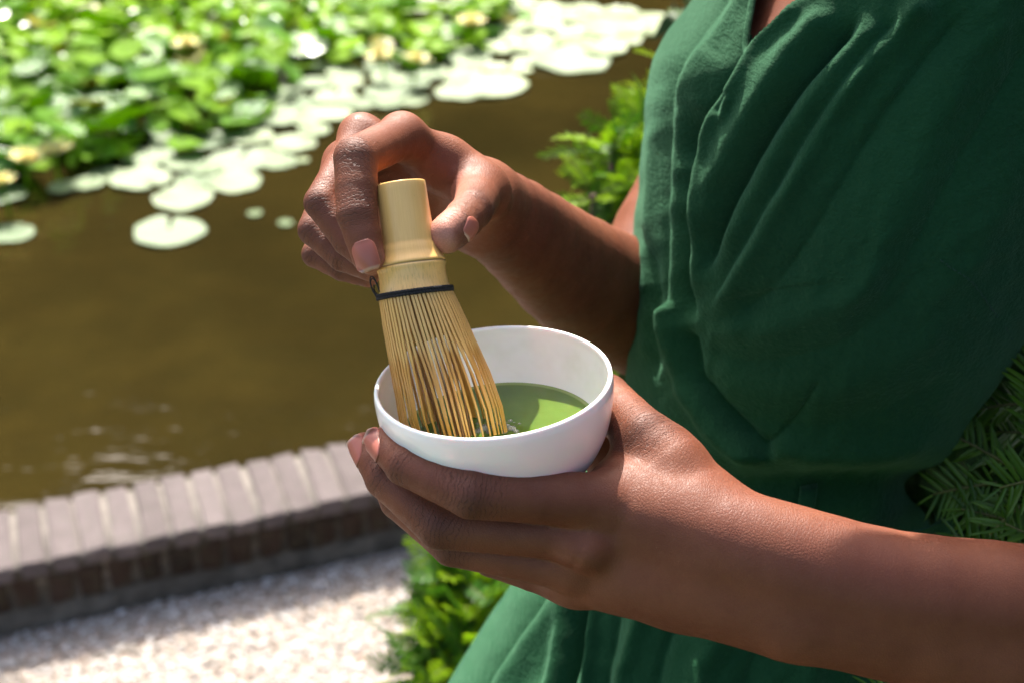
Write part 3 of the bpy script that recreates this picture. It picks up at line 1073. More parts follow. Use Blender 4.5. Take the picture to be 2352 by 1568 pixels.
def surface(fn, lo, hi, h, block=8):
    """surface nets of fn over a box (mm), evaluated only near the surface"""
    lo = np.asarray(lo, dtype=np.float64)
    n = np.ceil((np.asarray(hi) - lo) / h / block).astype(int)
    bc = np.stack(np.meshgrid(*[np.arange(k) for k in n], indexing='ij'), -1).reshape(-1, 3)
    ctr = lo + (bc + 0.5) * block * h
    dc = fn(ctr.astype(np.float32))
    D = np.where(dc > 0, 9.0, -9.0).astype(np.float32).reshape(n)
    D = np.repeat(np.repeat(np.repeat(D, block, 0), block, 1), block, 2)
    act = bc[np.abs(dc) < block * h * 1.05]
    act = act[np.lexsort((act[:, 2] // 5, act[:, 1] // 5, act[:, 0] // 5))]
    off = np.stack(np.meshgrid(*[np.arange(block)] * 3, indexing='ij'), -1).reshape(-1, 3)
    for i in range(0, len(act), 160):
        idx = (act[i:i + 160][:, None, :] * block + off[None]).reshape(-1, 3)
        D[idx[:, 0], idx[:, 1], idx[:, 2]] = fn((lo + idx * h).astype(np.float32))
    S = D < 0
    cs = np.zeros(tuple(k - 1 for k in S.shape), dtype=np.int8)
    for i in (0, 1):
        for j in (0, 1):
            for k in (0, 1):
                cs += S[i:S.shape[0] - 1 + i, j:S.shape[1] - 1 + j, k:S.shape[2] - 1 + k]
    cell = np.argwhere((cs > 0) & (cs < 8))
    vid = -np.ones(cs.shape, dtype=np.int32)
    vid[cell[:, 0], cell[:, 1], cell[:, 2]] = np.arange(len(cell))
    V = np.zeros((len(cell), 3)); W = np.zeros(len(cell))
    for ax in range(3):
        o = [k for k in range(3) if k != ax]
        for p in (0, 1):
            for q in (0, 1):
                c0 = cell.copy(); c0[:, o[0]] += p; c0[:, o[1]] += q
                c1 = c0.copy(); c1[:, ax] += 1
                a = D[c0[:, 0], c0[:, 1], c0[:, 2]]; b = D[c1[:, 0], c1[:, 1], c1[:, 2]]
                m = (a < 0) != (b < 0)
                t = np.where(m, a / np.where(m, a - b, 1), 0)
                pt = c0 + (c1 - c0) * t[:, None]
                V[m] += pt[m]; W[m] += 1
    V = lo + V / W[:, None] * h
    F = []
    for ax in range(3):
        o = [(ax + 1) % 3, (ax + 2) % 3]
        sl0 = [slice(None)] * 3; sl1 = [slice(None)] * 3
        sl0[ax] = slice(0, -1); sl1[ax] = slice(1, None)
        for k in o:
            sl0[k] = slice(1, -1); sl1[k] = slice(1, -1)
        A, B = S[tuple(sl0)], S[tuple(sl1)]
        for flip in (False, True):
            e = np.argwhere((A & ~B) if not flip else (~A & B))
            if not len(e): continue
            for k in o: e[:, k] += 1
            q = []
            for (p, r) in ((1, 1), (0, 1), (0, 0), (1, 0)):
                c = e.copy(); c[:, o[0]] -= p; c[:, o[1]] -= r
                q.append(vid[c[:, 0], c[:, 1], c[:, 2]])
            q = np.stack(q, -1)
            F.append(q if not flip else q[:, ::-1])
    F = np.vstack(F)
    F = F[(F >= 0).all(1)]
    for _ in range(1):                        # pull the vertices exactly onto the surface
        g, d = grad(fn, V)
        V = V - g * np.clip(d, -h, h)[:, None]
    return V, F


def grad(fn, V, e=0.25):
    V = np.asarray(V, dtype=np.float32)
    d = fn(V)
    g = np.stack([fn(V + np.float32(e) * np.eye(3, dtype=np.float32)[i]) - d for i in range(3)], -1)
    g = g / (np.linalg.norm(g, axis=1, keepdims=True) + 1e-9)
    return g, d


# --- left arm: the hand cradling the bowl, back of the hand to the lens
LF = [
    finger((1375, 1150, .640, 66), (1082, 1132, .624, 59), (930, 1068, .636, 47), (876, 1016, .650, 36), k=6),
    finger((1335, 1228, .645, 62), (1012, 1203, .646, 58), (884, 1098, .660, 46), (838, 1026, .672, 35), k=6),
    finger((1310, 1300, .655, 58), (1040, 1250, .665, 50), (915, 1150, .685, 42), (862, 1060, .694, 33), k=6),
    finger((1320, 1340, .668, 52), (1130, 1280, .688, 44), (1030, 1215, .703, 38), (985, 1160, .710, 31), k=7),
    finger((1545, 1066, .655, 74), (1482, 1006, .664, 66), (1392, 915, .706, 58), (1322, 862, .742, 46), k=8, dorsal=(.5, .6, .6)),
]
LP = (limb((1385, 1152, .648, 60), (1600, 1214, .640, 84), (1790, 1280, .634, 104), (2050, 1350, .632, 112), (2420, 1395, .638, 124), (2900, 1470, .66, 140))
      + limb((1345, 1232, .655, 58), (1600, 1284, .645, 82), (1800, 1330, .640, 96))
      + limb((1318, 1302, .662, 54), (1560, 1340, .650, 74), (1800, 1390, .640, 90), (2050, 1438, .640, 104), (2420, 1530, .645, 124), (2900, 1620, .67, 140))
      + limb((1318, 1325, .672, 50), (1560, 1365, .660, 58), (1790, 1405, .650, 78))
      + limb((1818, 1436, .634, 50), (1838, 1442, .636, 48)) + limb((1342, 1262, .637, 42), (1328, 1258, .637, 38)) + limb((1590, 1150, .648, 72), (1450, 1112, .652, 54)) + limb((1540, 1090, .705, 66), (1420, 1085, .715, 52)) + limb((1490, 1050, .695, 58), (1392, 1040, .716, 46))
      + limb((1650, 1188, .655, 84), (1530, 1056, .668, 68))
      + limb((1540, 1060, .672, 62), (1440, 1095, .668, 46), (1400, 1130, .662, 48))
      + limb((1640, 1240, .675, 95), (1480, 1180, .690, 80)))
LEFT = Arm(LP, LF, k_palm=11, k_join=8)

# --- right arm: the hand on the whisk
RF = [
    finger((923, 314, .692, 50), (817, 364, .650, 51), (820, 492, .643, 47.5), (846, 590, .640, 38.5), k=8, bulge=.012, dorsal=(-.3, .2, 1)),
    finger((828, 318, .706, 46), (738, 466, .672, 40), (800, 552, .668, 37), (852, 600, .662, 32), k=7, dorsal=(-.9, .2, .5)),
    finger((790, 372, .722, 46), (722, 528, .692, 38), (786, 590, .686, 34), (850, 618, .680, 29), k=6, dorsal=(-1, 0, .3)),
    finger((790, 430, .738, 40), (724, 584, .708, 31), (786, 618, .702, 28), (846, 636, .697, 25), k=5, dorsal=(-1, -.3, .3)),
    finger((1104, 438, .708, 53), (1085, 482, .672, 47), (1050, 520, .656, 45), (1026, 539, .652, 44), k=9, bulge=0.0, dorsal=(.88, .1, -.48), pale=1.0),
]
RP = (limb((923, 316, .695, 47), (1020, 376, .716, 54), (1118, 445, .742, 58))
      + limb((832, 312, .709, 48), (960, 385, .735, 60), (1110, 455, .752, 66))
      + limb((795, 378, .724, 44), (940, 430, .750, 58), (1105, 480, .762, 70))
      + limb((795, 436, .738, 40), (930, 480, .765, 52), (1100, 510, .770, 64))
      + limb((1112, 478, .745, 70), (1112, 446, .715, 60))
      + limb((1010, 385, .712, 34), (1080, 410, .716, 44))
      + [Chain(limb((1105, 448, .748, 76), (1190, 500, .80, 88), (1330, 610, .90, 114), (1478, 690, 1.0, 146), (1560, 560, 1.04, 156), (1740, 250, 1.08, 170), (1900, -100, 1.08, 184)))]
      + [Chain(limb((1110, 505, .765, 74), (1190, 560, .82, 90), (1330, 665, .91, 118), (1478, 720, 1.0, 146)))])
RIGHT = Arm(RP, RF, k_palm=9, k_join=6)


def bounds(arm, pad=6):
    A = []
    allp = [q for pr in arm.palm for q in (pr.prims if isinstance(pr, Chain) else [pr])]
    for pr in allp + [q for f in arm.fingers for q in f['prims']]:
        for c, r in ((pr.a, pr.ra), (pr.b, pr.rb)):
            A.append(c - r); A.append(c + r)
    A = np.array(A)
    return A.min(0) - pad, A.max(0) + pad


def skin_attrs(arm, V, Nrm):
    """pigment over the knuckles, paler palm side, crease coordinate"""
    pig = np.zeros(len(V)); pink = np.zeros(len(V)); cs = np.zeros(len(V)); cw = np.zeros(len(V))
    Vf = V.astype(np.float32)
    D = np.stack([arm.d_finger(Vf, f) for f in arm.fingers] + [arm.d_palm(Vf)], 1)
    own = D.argmin(1)
    for i, f in enumerate(arm.fingers):
        near = D[:, i] < 2.5
        J = f['J']
        for j in range(1, len(J) - 1):
            p = J[j][:3]
            t = norm(norm(J[j][:3] - J[j - 1][:3]) + norm(J[j + 1][:3] - J[j][:3]))
            bend = norm(J[j - 1][:3] - J[j][:3]) + norm(J[j + 1][:3] - J[j][:3])
            dors = norm(-bend) if np.linalg.norm(bend) > 0.25 else f['dorsal']
            dors = norm(dors + 0.6 * f['dorsal'])
            r = J[j][3]
            s = (V - p) @ t
            dd = Nrm @ dors
            k = np.exp(-(s / (r * 0.95)) ** 2) * sstep(0.0, 0.75, dd) * near
            pig = np.maximum(pig, k * (0.5 if j == 1 else 0.3))
            c = np.exp(-(s / (r * (1.5 if j == 1 else 0.95))) ** 4) * sstep(-0.1, 0.55, dd) * near
            up = c > cw
            cs = np.where(up, s, cs); cw = np.maximum(cw, c)
        a, b = J[-2][:3], J[-1][:3]
        t = norm(b - a)
        s = (V - a) @ t
        L = np.linalg.norm(b - a)
        palmar = sstep(0.15, 0.8, -(Nrm @ f['dorsal']))
        pink = np.maximum(pink, near * palmar * 0.75)
        if f['pale']:
            pink = np.maximum(pink, near * sstep(-.25, .35, -(Nrm @ f['dorsal'])) * sstep(-7, 3, s) * f['pale'])
        pink = np.maximum(pink, near * sstep(L * 0.75, L + J[-1][3] * 0.7, s) * sstep(.9, -.2, Nrm @ f['dorsal']) * 0.8)
    return pig, pink, cs, cw


def nail(arm, c, tip, normal, w, l, name='fingernail', thick=0.35):
    """plate laid on the fingertip: c = middle (mm, camera-local), tip = direction of growth"""
    n = norm(normal); t = norm(np.asarray(tip) - n * np.dot(tip, n)); s = np.cross(t, n)
    A, B = 17, 21
    a = np.linspace(-1, 1, A); b = np.linspace(-1, 1, B)
    V = []; tv = []
    for bj in b:
        ww = w * (1 - 0.30 * max(0, -bj - 0.35) ** 1.5 - 0.22 * max(0, bj - 0.55) ** 1.4 * 1.6)
        if bj < -0.55: ww *= math.sqrt(max(0.05, 1 - ((-bj - 0.55) / 0.52) ** 2 * 0.75))
        if bj > 0.62: ww *= math.sqrt(max(0.05, 1 - ((bj - 0.62) / 0.45) ** 2 * 0.62))
        for ai in a:
            V.append(c + s * ai * ww / 2 + t * bj * l / 2 + n * 14.0); tv.append((bj + 1) / 2)
    V = np.array(V)
    V0 = V.copy()
    for _ in range(40):                      # march down to the skin, never past the finger
        V = V - n * (arm(V)[:, None] * 0.85)
    dep = (V0 - V) @ n
    ok = dep < np.median(dep) + w * 0.42
    dep = np.where(ok, dep, np.median(dep) + w * 0.42)
    V = V0 - n * dep[:, None]
    G = V.reshape(B, A, 3)
    hN = G @ n                                # straighten the plate lengthwise
    mid = hN[:, A // 2]
    fit = np.polyval(np.polyfit(b[2:-5], mid[2:-5], 2), b)
    G = G + n * np.clip(fit - mid, -0.2, 1.6)[:, None, None]
    edge = (1 - np.abs(a) ** 6)
    lift = 0.12 + thick * edge
    Vt = G + n * lift[None, :, None]
    Vb = G - n * 0.9
    nV = A * B
    F = grid_faces(B, A)[:, ::-1].tolist()
    F += (grid_faces(B, A) + nV).tolist()
    ring = [i for i in range(A)] + [r * A + A - 1 for r in range(1, B)] + [(B - 1) * A + i for i in range(A - 2, -1, -1)] + [r * A for r in range(B - 2, 0, -1)]
    for p, q in zip(ring, ring[1:] + ring[:1]):
        F.append([p, q, q + nV, p + nV])
    V = np.vstack([Vt.reshape(-1, 3), Vb.reshape(-1, 3)])
    me = mesh_np(name, c2w(V), F)
    attr(me, 'tip', np.array(tv * 2))
    return me


person = empty('person', tuple(c2w([cpt(1800, 1500, .95)])[0] * np.array([1, 1, 0])))
tag(person, 'person in a dark green wrap dress whisking tea in a white bowl', 'person')
PINV = Matrix.Translation(-Vector(person.location))


def plink(name, me, mat, parent=None):
    """part of the person; mesh data are in world coordinates"""
    o = bpy.data.objects.new(name, me)
    COL.objects.link(o)
    if mat is not None: me.materials.append(mat)
    o.parent = parent or person
    o.matrix_parent_inverse = PINV if parent is None else Matrix.Identity(4)
    return o


def build_arm(arm, h):
    lo, hi = bounds(arm)
    V, F = surface(arm, lo, hi, h)
    g, _ = grad(arm, V)
    return V, F, skin_attrs(arm, V, g)


VL, FL_, AL = build_arm(LEFT, 0.85)
VR, FR_, AR = build_arm(RIGHT, 1.1)
# ------------------------------------------------------------------ the dress
VK = np.array([-420, -150, 0, 60, 110, 200, 350, 450, 560, 700, 790, 860, 940, 1010, 1100, 1160, 1230, 1330, 1450, 1568, 1800, 2300, 3200], float)
UL = np.array([1830, 1690, 1606, 1560, 1522, 1493, 1480, 1470, 1457, 1446, 1436, 1438, 1432, 1405, 1350, 1316, 1275, 1216, 1138, 1062, 930, 800, 760], float)
UR = np.array([2600, 2640, 2620, 2600, 2580, 2560, 2500, 2460, 2420, 2350, 2285, 2220, 2160, 2125, 2125, 2140, 2155, 2130, 2080, 2030, 2040, 2080, 2080], float)
DC = np.array([.880, .892, .902, .906, .909, .916, .925, .932, .940, .952, .962, .968, .975, .98, .985, .99, .995, 1.0, 1.01, 1.02, 1.06, 1.18, 1.46], float)
DB = np.array([.16, .175, .18, .18, .18, .18, .178, .176, .172, .164, .158, .153, .148, .144, .136, .136, .142, .15, .16, .168, .18, .20, .22], float)


def smooth_interp(v, K, Y):
    """monotone-ish cubic through the table"""
    m = np.gradient(Y, K)
    i = np.clip(np.searchsorted(K, v) - 1, 0, len(K) - 2)
    h = K[i + 1] - K[i]; t = (v - K[i]) / h
    return ((2 * t ** 3 - 3 * t ** 2 + 1) * Y[i] + (t ** 3 - 2 * t ** 2 + t) * h * m[i] + (-2 * t ** 3 + 3 * t ** 2) * Y[i + 1] + (t ** 3 - t ** 2) * h * m[i + 1])


def torso_grid(rows, th):
    """camera-local mm grid (rows, cols, 3)"""
    rows = np.asarray(rows, float)
    ul, ur, dc, db = (smooth_interp(rows, VK, Y) for Y in (UL, UR, DC, DB))
    c, s_ = np.cos(th), np.sin(th)
    want_l, want_r = ul.copy(), ur.copy()
    for _ in range(6):                          # fit the ring so that its outline, not its middle, has this width
        t_ = np.linspace(0, math.pi, 90)
        uu = 1176 + ((ul + ur)[:, None] / 2 - 1176 - (ur - ul)[:, None] / 2 * np.sign(np.cos(t_)) * np.abs(np.cos(t_)) ** .92) * (dc[:, None] / (dc[:, None] - db[:, None] * np.sin(t_) ** .92))
        ul += want_l - uu.min(1); ur += want_r - uu.max(1)
    cc = np.sign(c) * np.abs(c) ** 0.92
    ss = np.sign(s_) * np.abs(s_) ** 0.92
    uc, A = (ul + ur) / 2, (ur - ul) / 2
    k0 = dc * SF * 1000
    X = ((uc[:, None] - 1176) / FPX - A[:, None] / FPX * cc[None]) * k0[:, None]
    d = dc[:, None] - db[:, None] * ss[None]
    Y = np.repeat((-(rows - 784) / FPX * k0)[:, None], len(th), 1)
    Z = -d * SF * 1000
    # level the slices with the ground: nearer parts of a level ring sit lower in the picture
    Y = Y + (Z + k0[:, None]) * math.tan(math.radians(PITCH)) * -0.55
    return np.stack([X, Y, Z], -1)


def poly_dist(U, Vv, pts):
    """signed distance (right of travel > 0) and running parameter 0..1 along a polyline"""
    P = np.stack([U, Vv], -1)
    best = np.full(U.shape, 1e9); sg = np.zeros(U.shape); tt = np.zeros(U.shape)
    pts = spline(np.array(pts, float), max(12, 5 * len(pts)))
    seg = np.linalg.norm(np.diff(pts, axis=0), axis=1); cum = np.concatenate([[0], np.cumsum(seg)])
    for i in range(len(pts) - 1):
        a, b = pts[i], pts[i + 1]
        ab = b - a
        t = np.clip(((P - a) @ ab) / (ab @ ab), 0, 1)
        q = P - a - t[..., None] * ab
        d = np.sqrt((q ** 2).sum(-1))
        cr = ab[0] * q[..., 1] - ab[1] * q[..., 0]
        m = d < best
        best = np.where(m, d, best); sg = np.where(m, -np.sign(cr), sg)
        tt = np.where(m, (cum[i] + t * seg[i]) / cum[-1], tt)
    return best, sg, tt


FOLDS = [
    # kind, A (mm), width px, taper(start, end), points
    ('step', 6.0, 110, (0, .12), [(1900, -60), (1855, 0), (1738, 98), (1684, 186), (1635, 264), (1611, 332), (1606, 440), (1598, 586), (1594, 690), (1610, 742)]),
    ('bump', -7.0, 20, (.05, .1), [(1800, 0), (1722, 100), (1668, 190), (1618, 270), (1592, 350), (1588, 440), (1582, 586), (1580, 690), (1598, 745)]),
    ('bump', 3.2, 15, (.1, .1), [(1880, 0), (1752, 108), (1698, 196), (1650, 274), (1626, 342), (1620, 440), (1612, 586), (1606, 680)]),
    ('bump', -9.5, 21, (.12, .15), [(1985, 30), (1908, 112), (1835, 195), (1762, 303), (1718, 381), (1679, 464), (1645, 560), (1622, 650)]),
    ('bump', 5.5, 30, (.1, .2), [(1925, 20), (1800, 160), (1725, 280), (1668, 390), (1640, 480), (1628, 600)]),
    ('bump', 5.0, 34, (.1, .2), [(2040, 40), (1945, 130), (1870, 220), (1798, 330), (1742, 430), (1690, 545), (1640, 680)]),
    ('bump', 6.0, 32, (.05, .1), [(2140, -10), (2055, 83), (1957, 195), (1884, 303), (1825, 415), (1765, 513), (1715, 610), (1665, 693), (1618, 742)]),
    ('bump', -5.0, 30, (.1, .1), [(2090, 20), (2000, 110), (1915, 220), (1842, 330), (1785, 430), (1725, 540), (1672, 640), (1628, 722)]),
    ('bump', -4.0, 40, (.1, .1), [(2240, 0), (2140, 120), (2040, 250), (1950, 390), (1860, 540), (1770, 660), (1660, 740)]),
    ('bump', 3.0, 50, (.1, .2), [(2420, -160), (2290, 40), (2190, 200), (2100, 400), (2016, 586), (1957, 684), (1850, 790)]),
    ('bump', -3.2, 46, (.1, .2), [(2520, -140), (2380, 90), (2250, 300), (2150, 480), (2060, 640), (1950, 790)]),
    ('bump', 2.5, 50, (.1, .2), [(2600, -60), (2450, 200), (2330, 420), (2230, 600), (2120, 760)]),
    # the far front panel
    ('bump', 3.6, 20, (0, .1), [(1710, -10), (1650, 80), (1604, 135), (1572, 200), (1560, 300), (1553, 450), (1549, 600), (1547, 735), (1578, 860)]),
    ('bump', -3.2, 20, (0, .1), [(1660, 0), (1610, 70), (1560, 140), (1535, 230), (1530, 350), (1526, 500), (1522, 650), (1520, 760)]),
    ('bump', 2.5, 14, (.2, .1), [(1500, 240), (1492, 400), (1484, 560), (1478, 700), (1484, 840)]),
    ('bump', -2.6, 15, (.2, .2), [(1470, 500), (1500, 640), (1500, 780), (1510, 900)]),
    ('bump', 2.6, 22, (.2, .2), [(1640, 110), (1605, 180), (1590, 260)]),
    ('blob', -5.5, 26, None, [(1590, 342)]), ('blob', 3.5, 22, None, [(1580, 388)]), ('blob', -3.0, 24, None, [(1592, 300)]), ('blob', 3.0, 30, None, [(1585, 470)]),
    ('bump', -2.5, 8, (.3, .3), [(1690, 208), (1672, 236), (1656, 272)]), ('bump', 2.2, 8, (.3, .3), [(1700, 214), (1684, 246), (1668, 290)]),
    # gathers at the wrap point and the fold running down to the waist
    ('bump', 6.5, 24, (.05, .15), [(1530, 690), (1545, 790), (1572, 868), (1586, 900), (1652, 985), (1736, 1048), (1775, 1064)]),
    ('step', 3.5, 50, (.1, .15), [(1776, 1056), (1754, 1038), (1669, 970), (1606, 890), (1590, 850)]),
    ('bump', -6.5, 20, (.1, .15), [(1575, 745), (1598, 860), (1622, 895), (1690, 968), (1770, 1030), (1790, 1050)]),
    ('bump', 2.5, 34, (.05, .3), [(1618, 755), (1720, 765), (1860, 730), (2000, 650), (2080, 560)]),
    ('bump', -2.0, 44, (.05, .3), [(1622, 800), (1720, 830), (1870, 810), (2010, 740), (2140, 620)]),
    ('bump', 1.6, 50, (.05, .3), [(1630, 850), (1740, 900), (1900, 900), (2060, 840), (2250, 700)]),
    ('bump', -1.4, 44, (.05, .3), [(1660, 930), (1780, 970), (1920, 970), (2080, 920), (2260, 800)]),
    ('bump', -1.8, 6, (.1, .1), [(1754, 1024), (1797, 990), (1839, 942), (1882, 873)]),
    ('bump', 3.5, 30, (.1, .2), [(1760, 1020), (1900, 1045), (2040, 1030), (2160, 960)]),
    # belly of the skirt
    ('bump', -9.0, 30, (.0, .0), [(1262, 1270), (1227, 1372), (1165, 1476), (1105, 1580), (1000, 1800)]),
    ('bump', 8.0, 34, (.0, .0), [(1330, 1280), (1290, 1388), (1225, 1480), (1165, 1568), (1060, 1800)]),
    ('bump', 6.0, 18, (.0, .0), [(1335, 1330), (1316, 1398), (1292, 1480), (1270, 1568), (1200, 1800)]),
    ('bump', -11.0, 17, (.0, .0), [(1362, 1320), (1342, 1400), (1322, 1480), (1300, 1568), (1240, 1800)]),
    ('bump', 6.5, 11, (.0, .0), [(1378, 1330), (1368, 1404), (1360, 1480), (1348, 1568), (1310, 1800)]),
    ('bump', -6.0, 26, (.0, .0), [(1425, 1330), (1412, 1410), (1400, 1490), (1386, 1568), (1360, 1800)]),
    ('bump', 5.0, 22, (.0, .0), [(1490, 1380), (1462, 1445), (1440, 1520), (1425, 1568), (1400, 1800)]),
    ('bump', -5.0, 30, (.0, .0), [(1560, 1400), (1530, 1480), (1510, 1568), (1490, 1800)]),
    ('bump', 5.0, 34, (.0, .0), [(1660, 1430), (1625, 1500), (1600, 1568), (1590, 1800)]),
    ('bump', -5.0, 36, (.0, .0), [(1760, 1450), (1730, 1520), (1710, 1600), (1700, 1800)]),
    ('bump', 4.0, 40, (.0, .0), [(1880, 1480), (1850, 1560), (1830, 1800)]),
]


def fold_height(U, Vv):
    H = np.zeros(U.shape)
    for kind, A, w, tap, pts in FOLDS:
        if kind == 'blob':
            H += A * np.exp(-((U - pts[0][0]) ** 2 + (Vv - pts[0][1]) ** 2 * 0.6) / w ** 2)
            continue
        q = np.array(pts, float)
        pad = 3.2 * w if kind == 'bump' else 5 * w
        mk = (U > q[:, 0].min() - pad) & (U < q[:, 0].max() + pad) & (Vv > q[:, 1].min() - pad) & (Vv < q[:, 1].max() + pad)
        if not mk.any(): continue
        d, sg, t = poly_dist(U[mk], Vv[mk], pts)
        env = np.ones_like(t)
        if tap[0] > 0: env *= sstep(0, tap[0], t)
        if tap[1] > 0: env *= sstep(1, 1 - tap[1], t)
        if kind == 'bump':
            if A > 0: H[mk] += A * np.exp(-(d / (w * .9)) ** 2) * env
            else: H[mk] += 1.15 * A * np.exp(-(np.sqrt(d * d + 6.0) - 2.4) / w * 1.25) * env
        else:
            s_ = d * sg
            H[mk] += A * sstep(-3, 3, s_) * np.exp(-np.maximum(s_, 0) / w) * env * np.exp(-np.maximum(-s_, 0))
    # blouse hangs over the waist seam
    ww = sstep(1500, 1640, U)
    H += ww * (4 * np.exp(-((Vv - 1030) / 50) ** 2) - 10 * np.exp(-((Vv - 1120) / 40) ** 2))
    return H


def wrinkle(U, Vv):
    """small soft irregularity of crepe cloth: a few random plane waves, stretched along the drape"""
    r_ = np.random.default_rng(4)
    H = np.zeros(U.shape)
    for k in range(26):
        a = math.radians(-32 + r_.normal(0, 16))
        f = 2 * math.pi / r_.uniform(26, 120)
        g = 2 * math.pi / r_.uniform(180, 420)
        p, q = r_.uniform(0, 6.28, 2)
        X = U * math.cos(a) - Vv * math.sin(a); Y = U * math.sin(a) + Vv * math.cos(a)
        H += np.sin(X * f + p + 1.6 * np.sin(Y * g + q)) * np.sin(Y * g * 0.7 + q * 2) * (0.009 / f)
    return H


def build_dress(name, rows, hole=None, extra=0.0):
    th = np.concatenate([np.linspace(math.radians(-28), math.radians(208), 560), np.linspace(math.radians(211), math.radians(329), 44)])
    G = torso_grid(rows, th)
    nr, nc = G.shape[:2]
    du = np.roll(G, -1, 1) - np.roll(G, 1, 1)
    dv = np.gradient(G, axis=0)
    Nn = np.cross(dv, du); Nn /= np.linalg.norm(Nn, axis=-1, keepdims=True)
    if Nn[nr // 2, 280, 2] < 0: Nn = -Nn
    U = 1176 + FPX * G[..., 0] / -G[..., 2]; Vv = 784 - FPX * G[..., 1] / -G[..., 2]
    vis = sstep(-0.75, 0.05, Nn[..., 2])
    H = (fold_height(U, Vv) + wrinkle(U, Vv)) * vis + extra
    thf = np.broadcast_to(th[None], U.shape)
    H += (1 - vis) * 3 * np.sin(thf * 17)
    P = G + Nn * H[..., None]
    F = grid_faces(nr, nc, True)
    if hole is not None:
        fc = F[:, 0]
        uu, vv, nz = U.ravel()[fc], Vv.ravel()[fc], Nn.reshape(-1, 3)[fc, 2]
        inside = np.zeros(len(F), bool)
        pts = np.array(hole, float)
        j = len(pts) - 1
        for i in range(len(pts)):
            (x1, y1), (x2, y2) = pts[i], pts[j]
            m = ((y1 > vv) != (y2 > vv)) & (uu < (x2 - x1) * (vv - y1) / (y2 - y1 + 1e-9) + x1)
            inside ^= m; j = i
        F = F[~(inside & (nz > -.2))]
    me = mesh_np(name, c2w(P.reshape(-1, 3)), F[:, ::-1])
    return me, G, Nn, U, Vv, H


def m_cloth():
    N = NT('green_cloth')
    co = N.coord('Object')
    n = N.noise(co, 9, 4, 0.6)
    n2 = N.noise(co, 420, 3, 0.7)
    c = N.ramp(n.outputs[0], [(0.3, (0.0052, 0.036, 0.0133)), (0.7, (0.0075, 0.047, 0.0175))])
    c = N.mix(N.mapr(n2.outputs[0], 0.35, 0.7, 0.0, 0.22), c, (0.021, 0.078, 0.036))
    N.color(c)
    N.set(Roughness=0.82, Specular_IOR_Level=0.08, Sheen_Weight=0.20, Sheen_Roughness=0.45)
    N.p.inputs['Sheen Tint'].default_value = (0.36, 0.80, 0.50, 1)
    mp = N.n('ShaderNodeMapping'); mp.inputs['Rotation'].default_value = (0.5, 0.3, 0.62); mp.inputs['Scale'].default_value = (1, 0.25, 1)
    N.l(co, mp.inputs[0])
    wv = N.noise(mp.outputs[0], 1100, 3, 0.6)
    cr = N.noise(mp.outputs[0], 420, 4, 0.65)
    h = N.math('ADD', N.math('MULTIPLY', wv.outputs[0], 0.5), N.math('MULTIPLY', cr.outputs[0], 1.0))
    N.normal(N.bump(h, 0.8, 0.0016))
    return N.m


M_CLOTH = m_cloth()
NECK = [(1715, 118), (1740, 112), (1800, 60), (1850, 6), (1910, -60), (1960, -200), (1780, -200), (1745, -60), (1730, 0), (1716, 60)]
rows1 = np.concatenate([np.arange(-420, -60, 12), np.arange(-60, 1215, 4.0)])
me, GD, ND, UD, VD, HD = build_dress('dress', rows1, NECK)
dress = plink('dress', me, M_CLOTH)
tag(dress, 'dark green crepe wrap dress with draped folds and gathered waist')
rows2 = np.concatenate([np.arange(1196, 1620, 4.0), np.arange(1630, 3201, 25)])
me2, *_ = build_dress('skirt', rows2, None, 1.2)
plink('skirt', me2, M_CLOTH, dress)
# waistband, a separate strip just outside the dress
me3, *_ = build_dress('waistband', np.arange(1128, 1206, 3.0), None, 4.2)
plink('waistband', me3, M_CLOTH, dress)


def dress_at(u, v):
    """point on the dress and its normal, camera-local mm, near side"""
    d = (UD - u) ** 2 + (VD - v) ** 2 + np.where(ND[..., 2] > -.1, 0, 1e9)
    i = np.unravel_index(d.argmin(), d.shape)
    return GD[i] + ND[i] * HD[i], ND[i]


# hem rolled along the neckline
hem = spline(np.array([(1752, -120), (1736, -40), (1726, 20), (1716, 80), (1716, 122), (1742, 116), (1800, 64), (1850, 10), (1905, -55)], float), 70)
pts = []
for u_, v_ in hem:
    p, n_ = dress_at(u_, v_)
    q = cpt(u_, v_, 1.0)
    pts.append(q * (p[2] / q[2]) + n_ * 0.3)
pts = np.array(pts)
for _ in range(3):
    pts[1:-1] = (pts[:-2] + 2 * pts[1:-1] + pts[2:]) / 4
v, f = tube(pts, 1.7, 8)
plink('neckline_hem', mesh_np('neckline_hem', c2w(v), f), M_CLOTH, dress)

# belt loop: short folded strip standing off the waistband
L_ = []
for (u_, v_, o_) in ((1862, 1128, 3.5), (1858, 1136, 7.5), (1850, 1152, 8.5), (1840, 1170, 8.5), (1830, 1188, 7.0), (1826, 1196, 3.5)):
    p, n_ = dress_at(u_, v_)
    L_.append(p + n_ * o_)
V = []
for p in L_:
    for sx in (-3.6, -3.2, 3.2, 3.6):
        V.append(p + np.array([sx, sx * 0.22, 0.0]) + np.array([0, 0, 0.3 if abs(sx) < 3.5 else -0.2]))
me = mesh_np('belt_loop', c2w(V), grid_faces(len(L_), 4))
bl = plink('belt_loop', me, M_CLOTH, dress)
sd = bl.modifiers.new('thick', 'SOLIDIFY'); sd.thickness = 0.0011
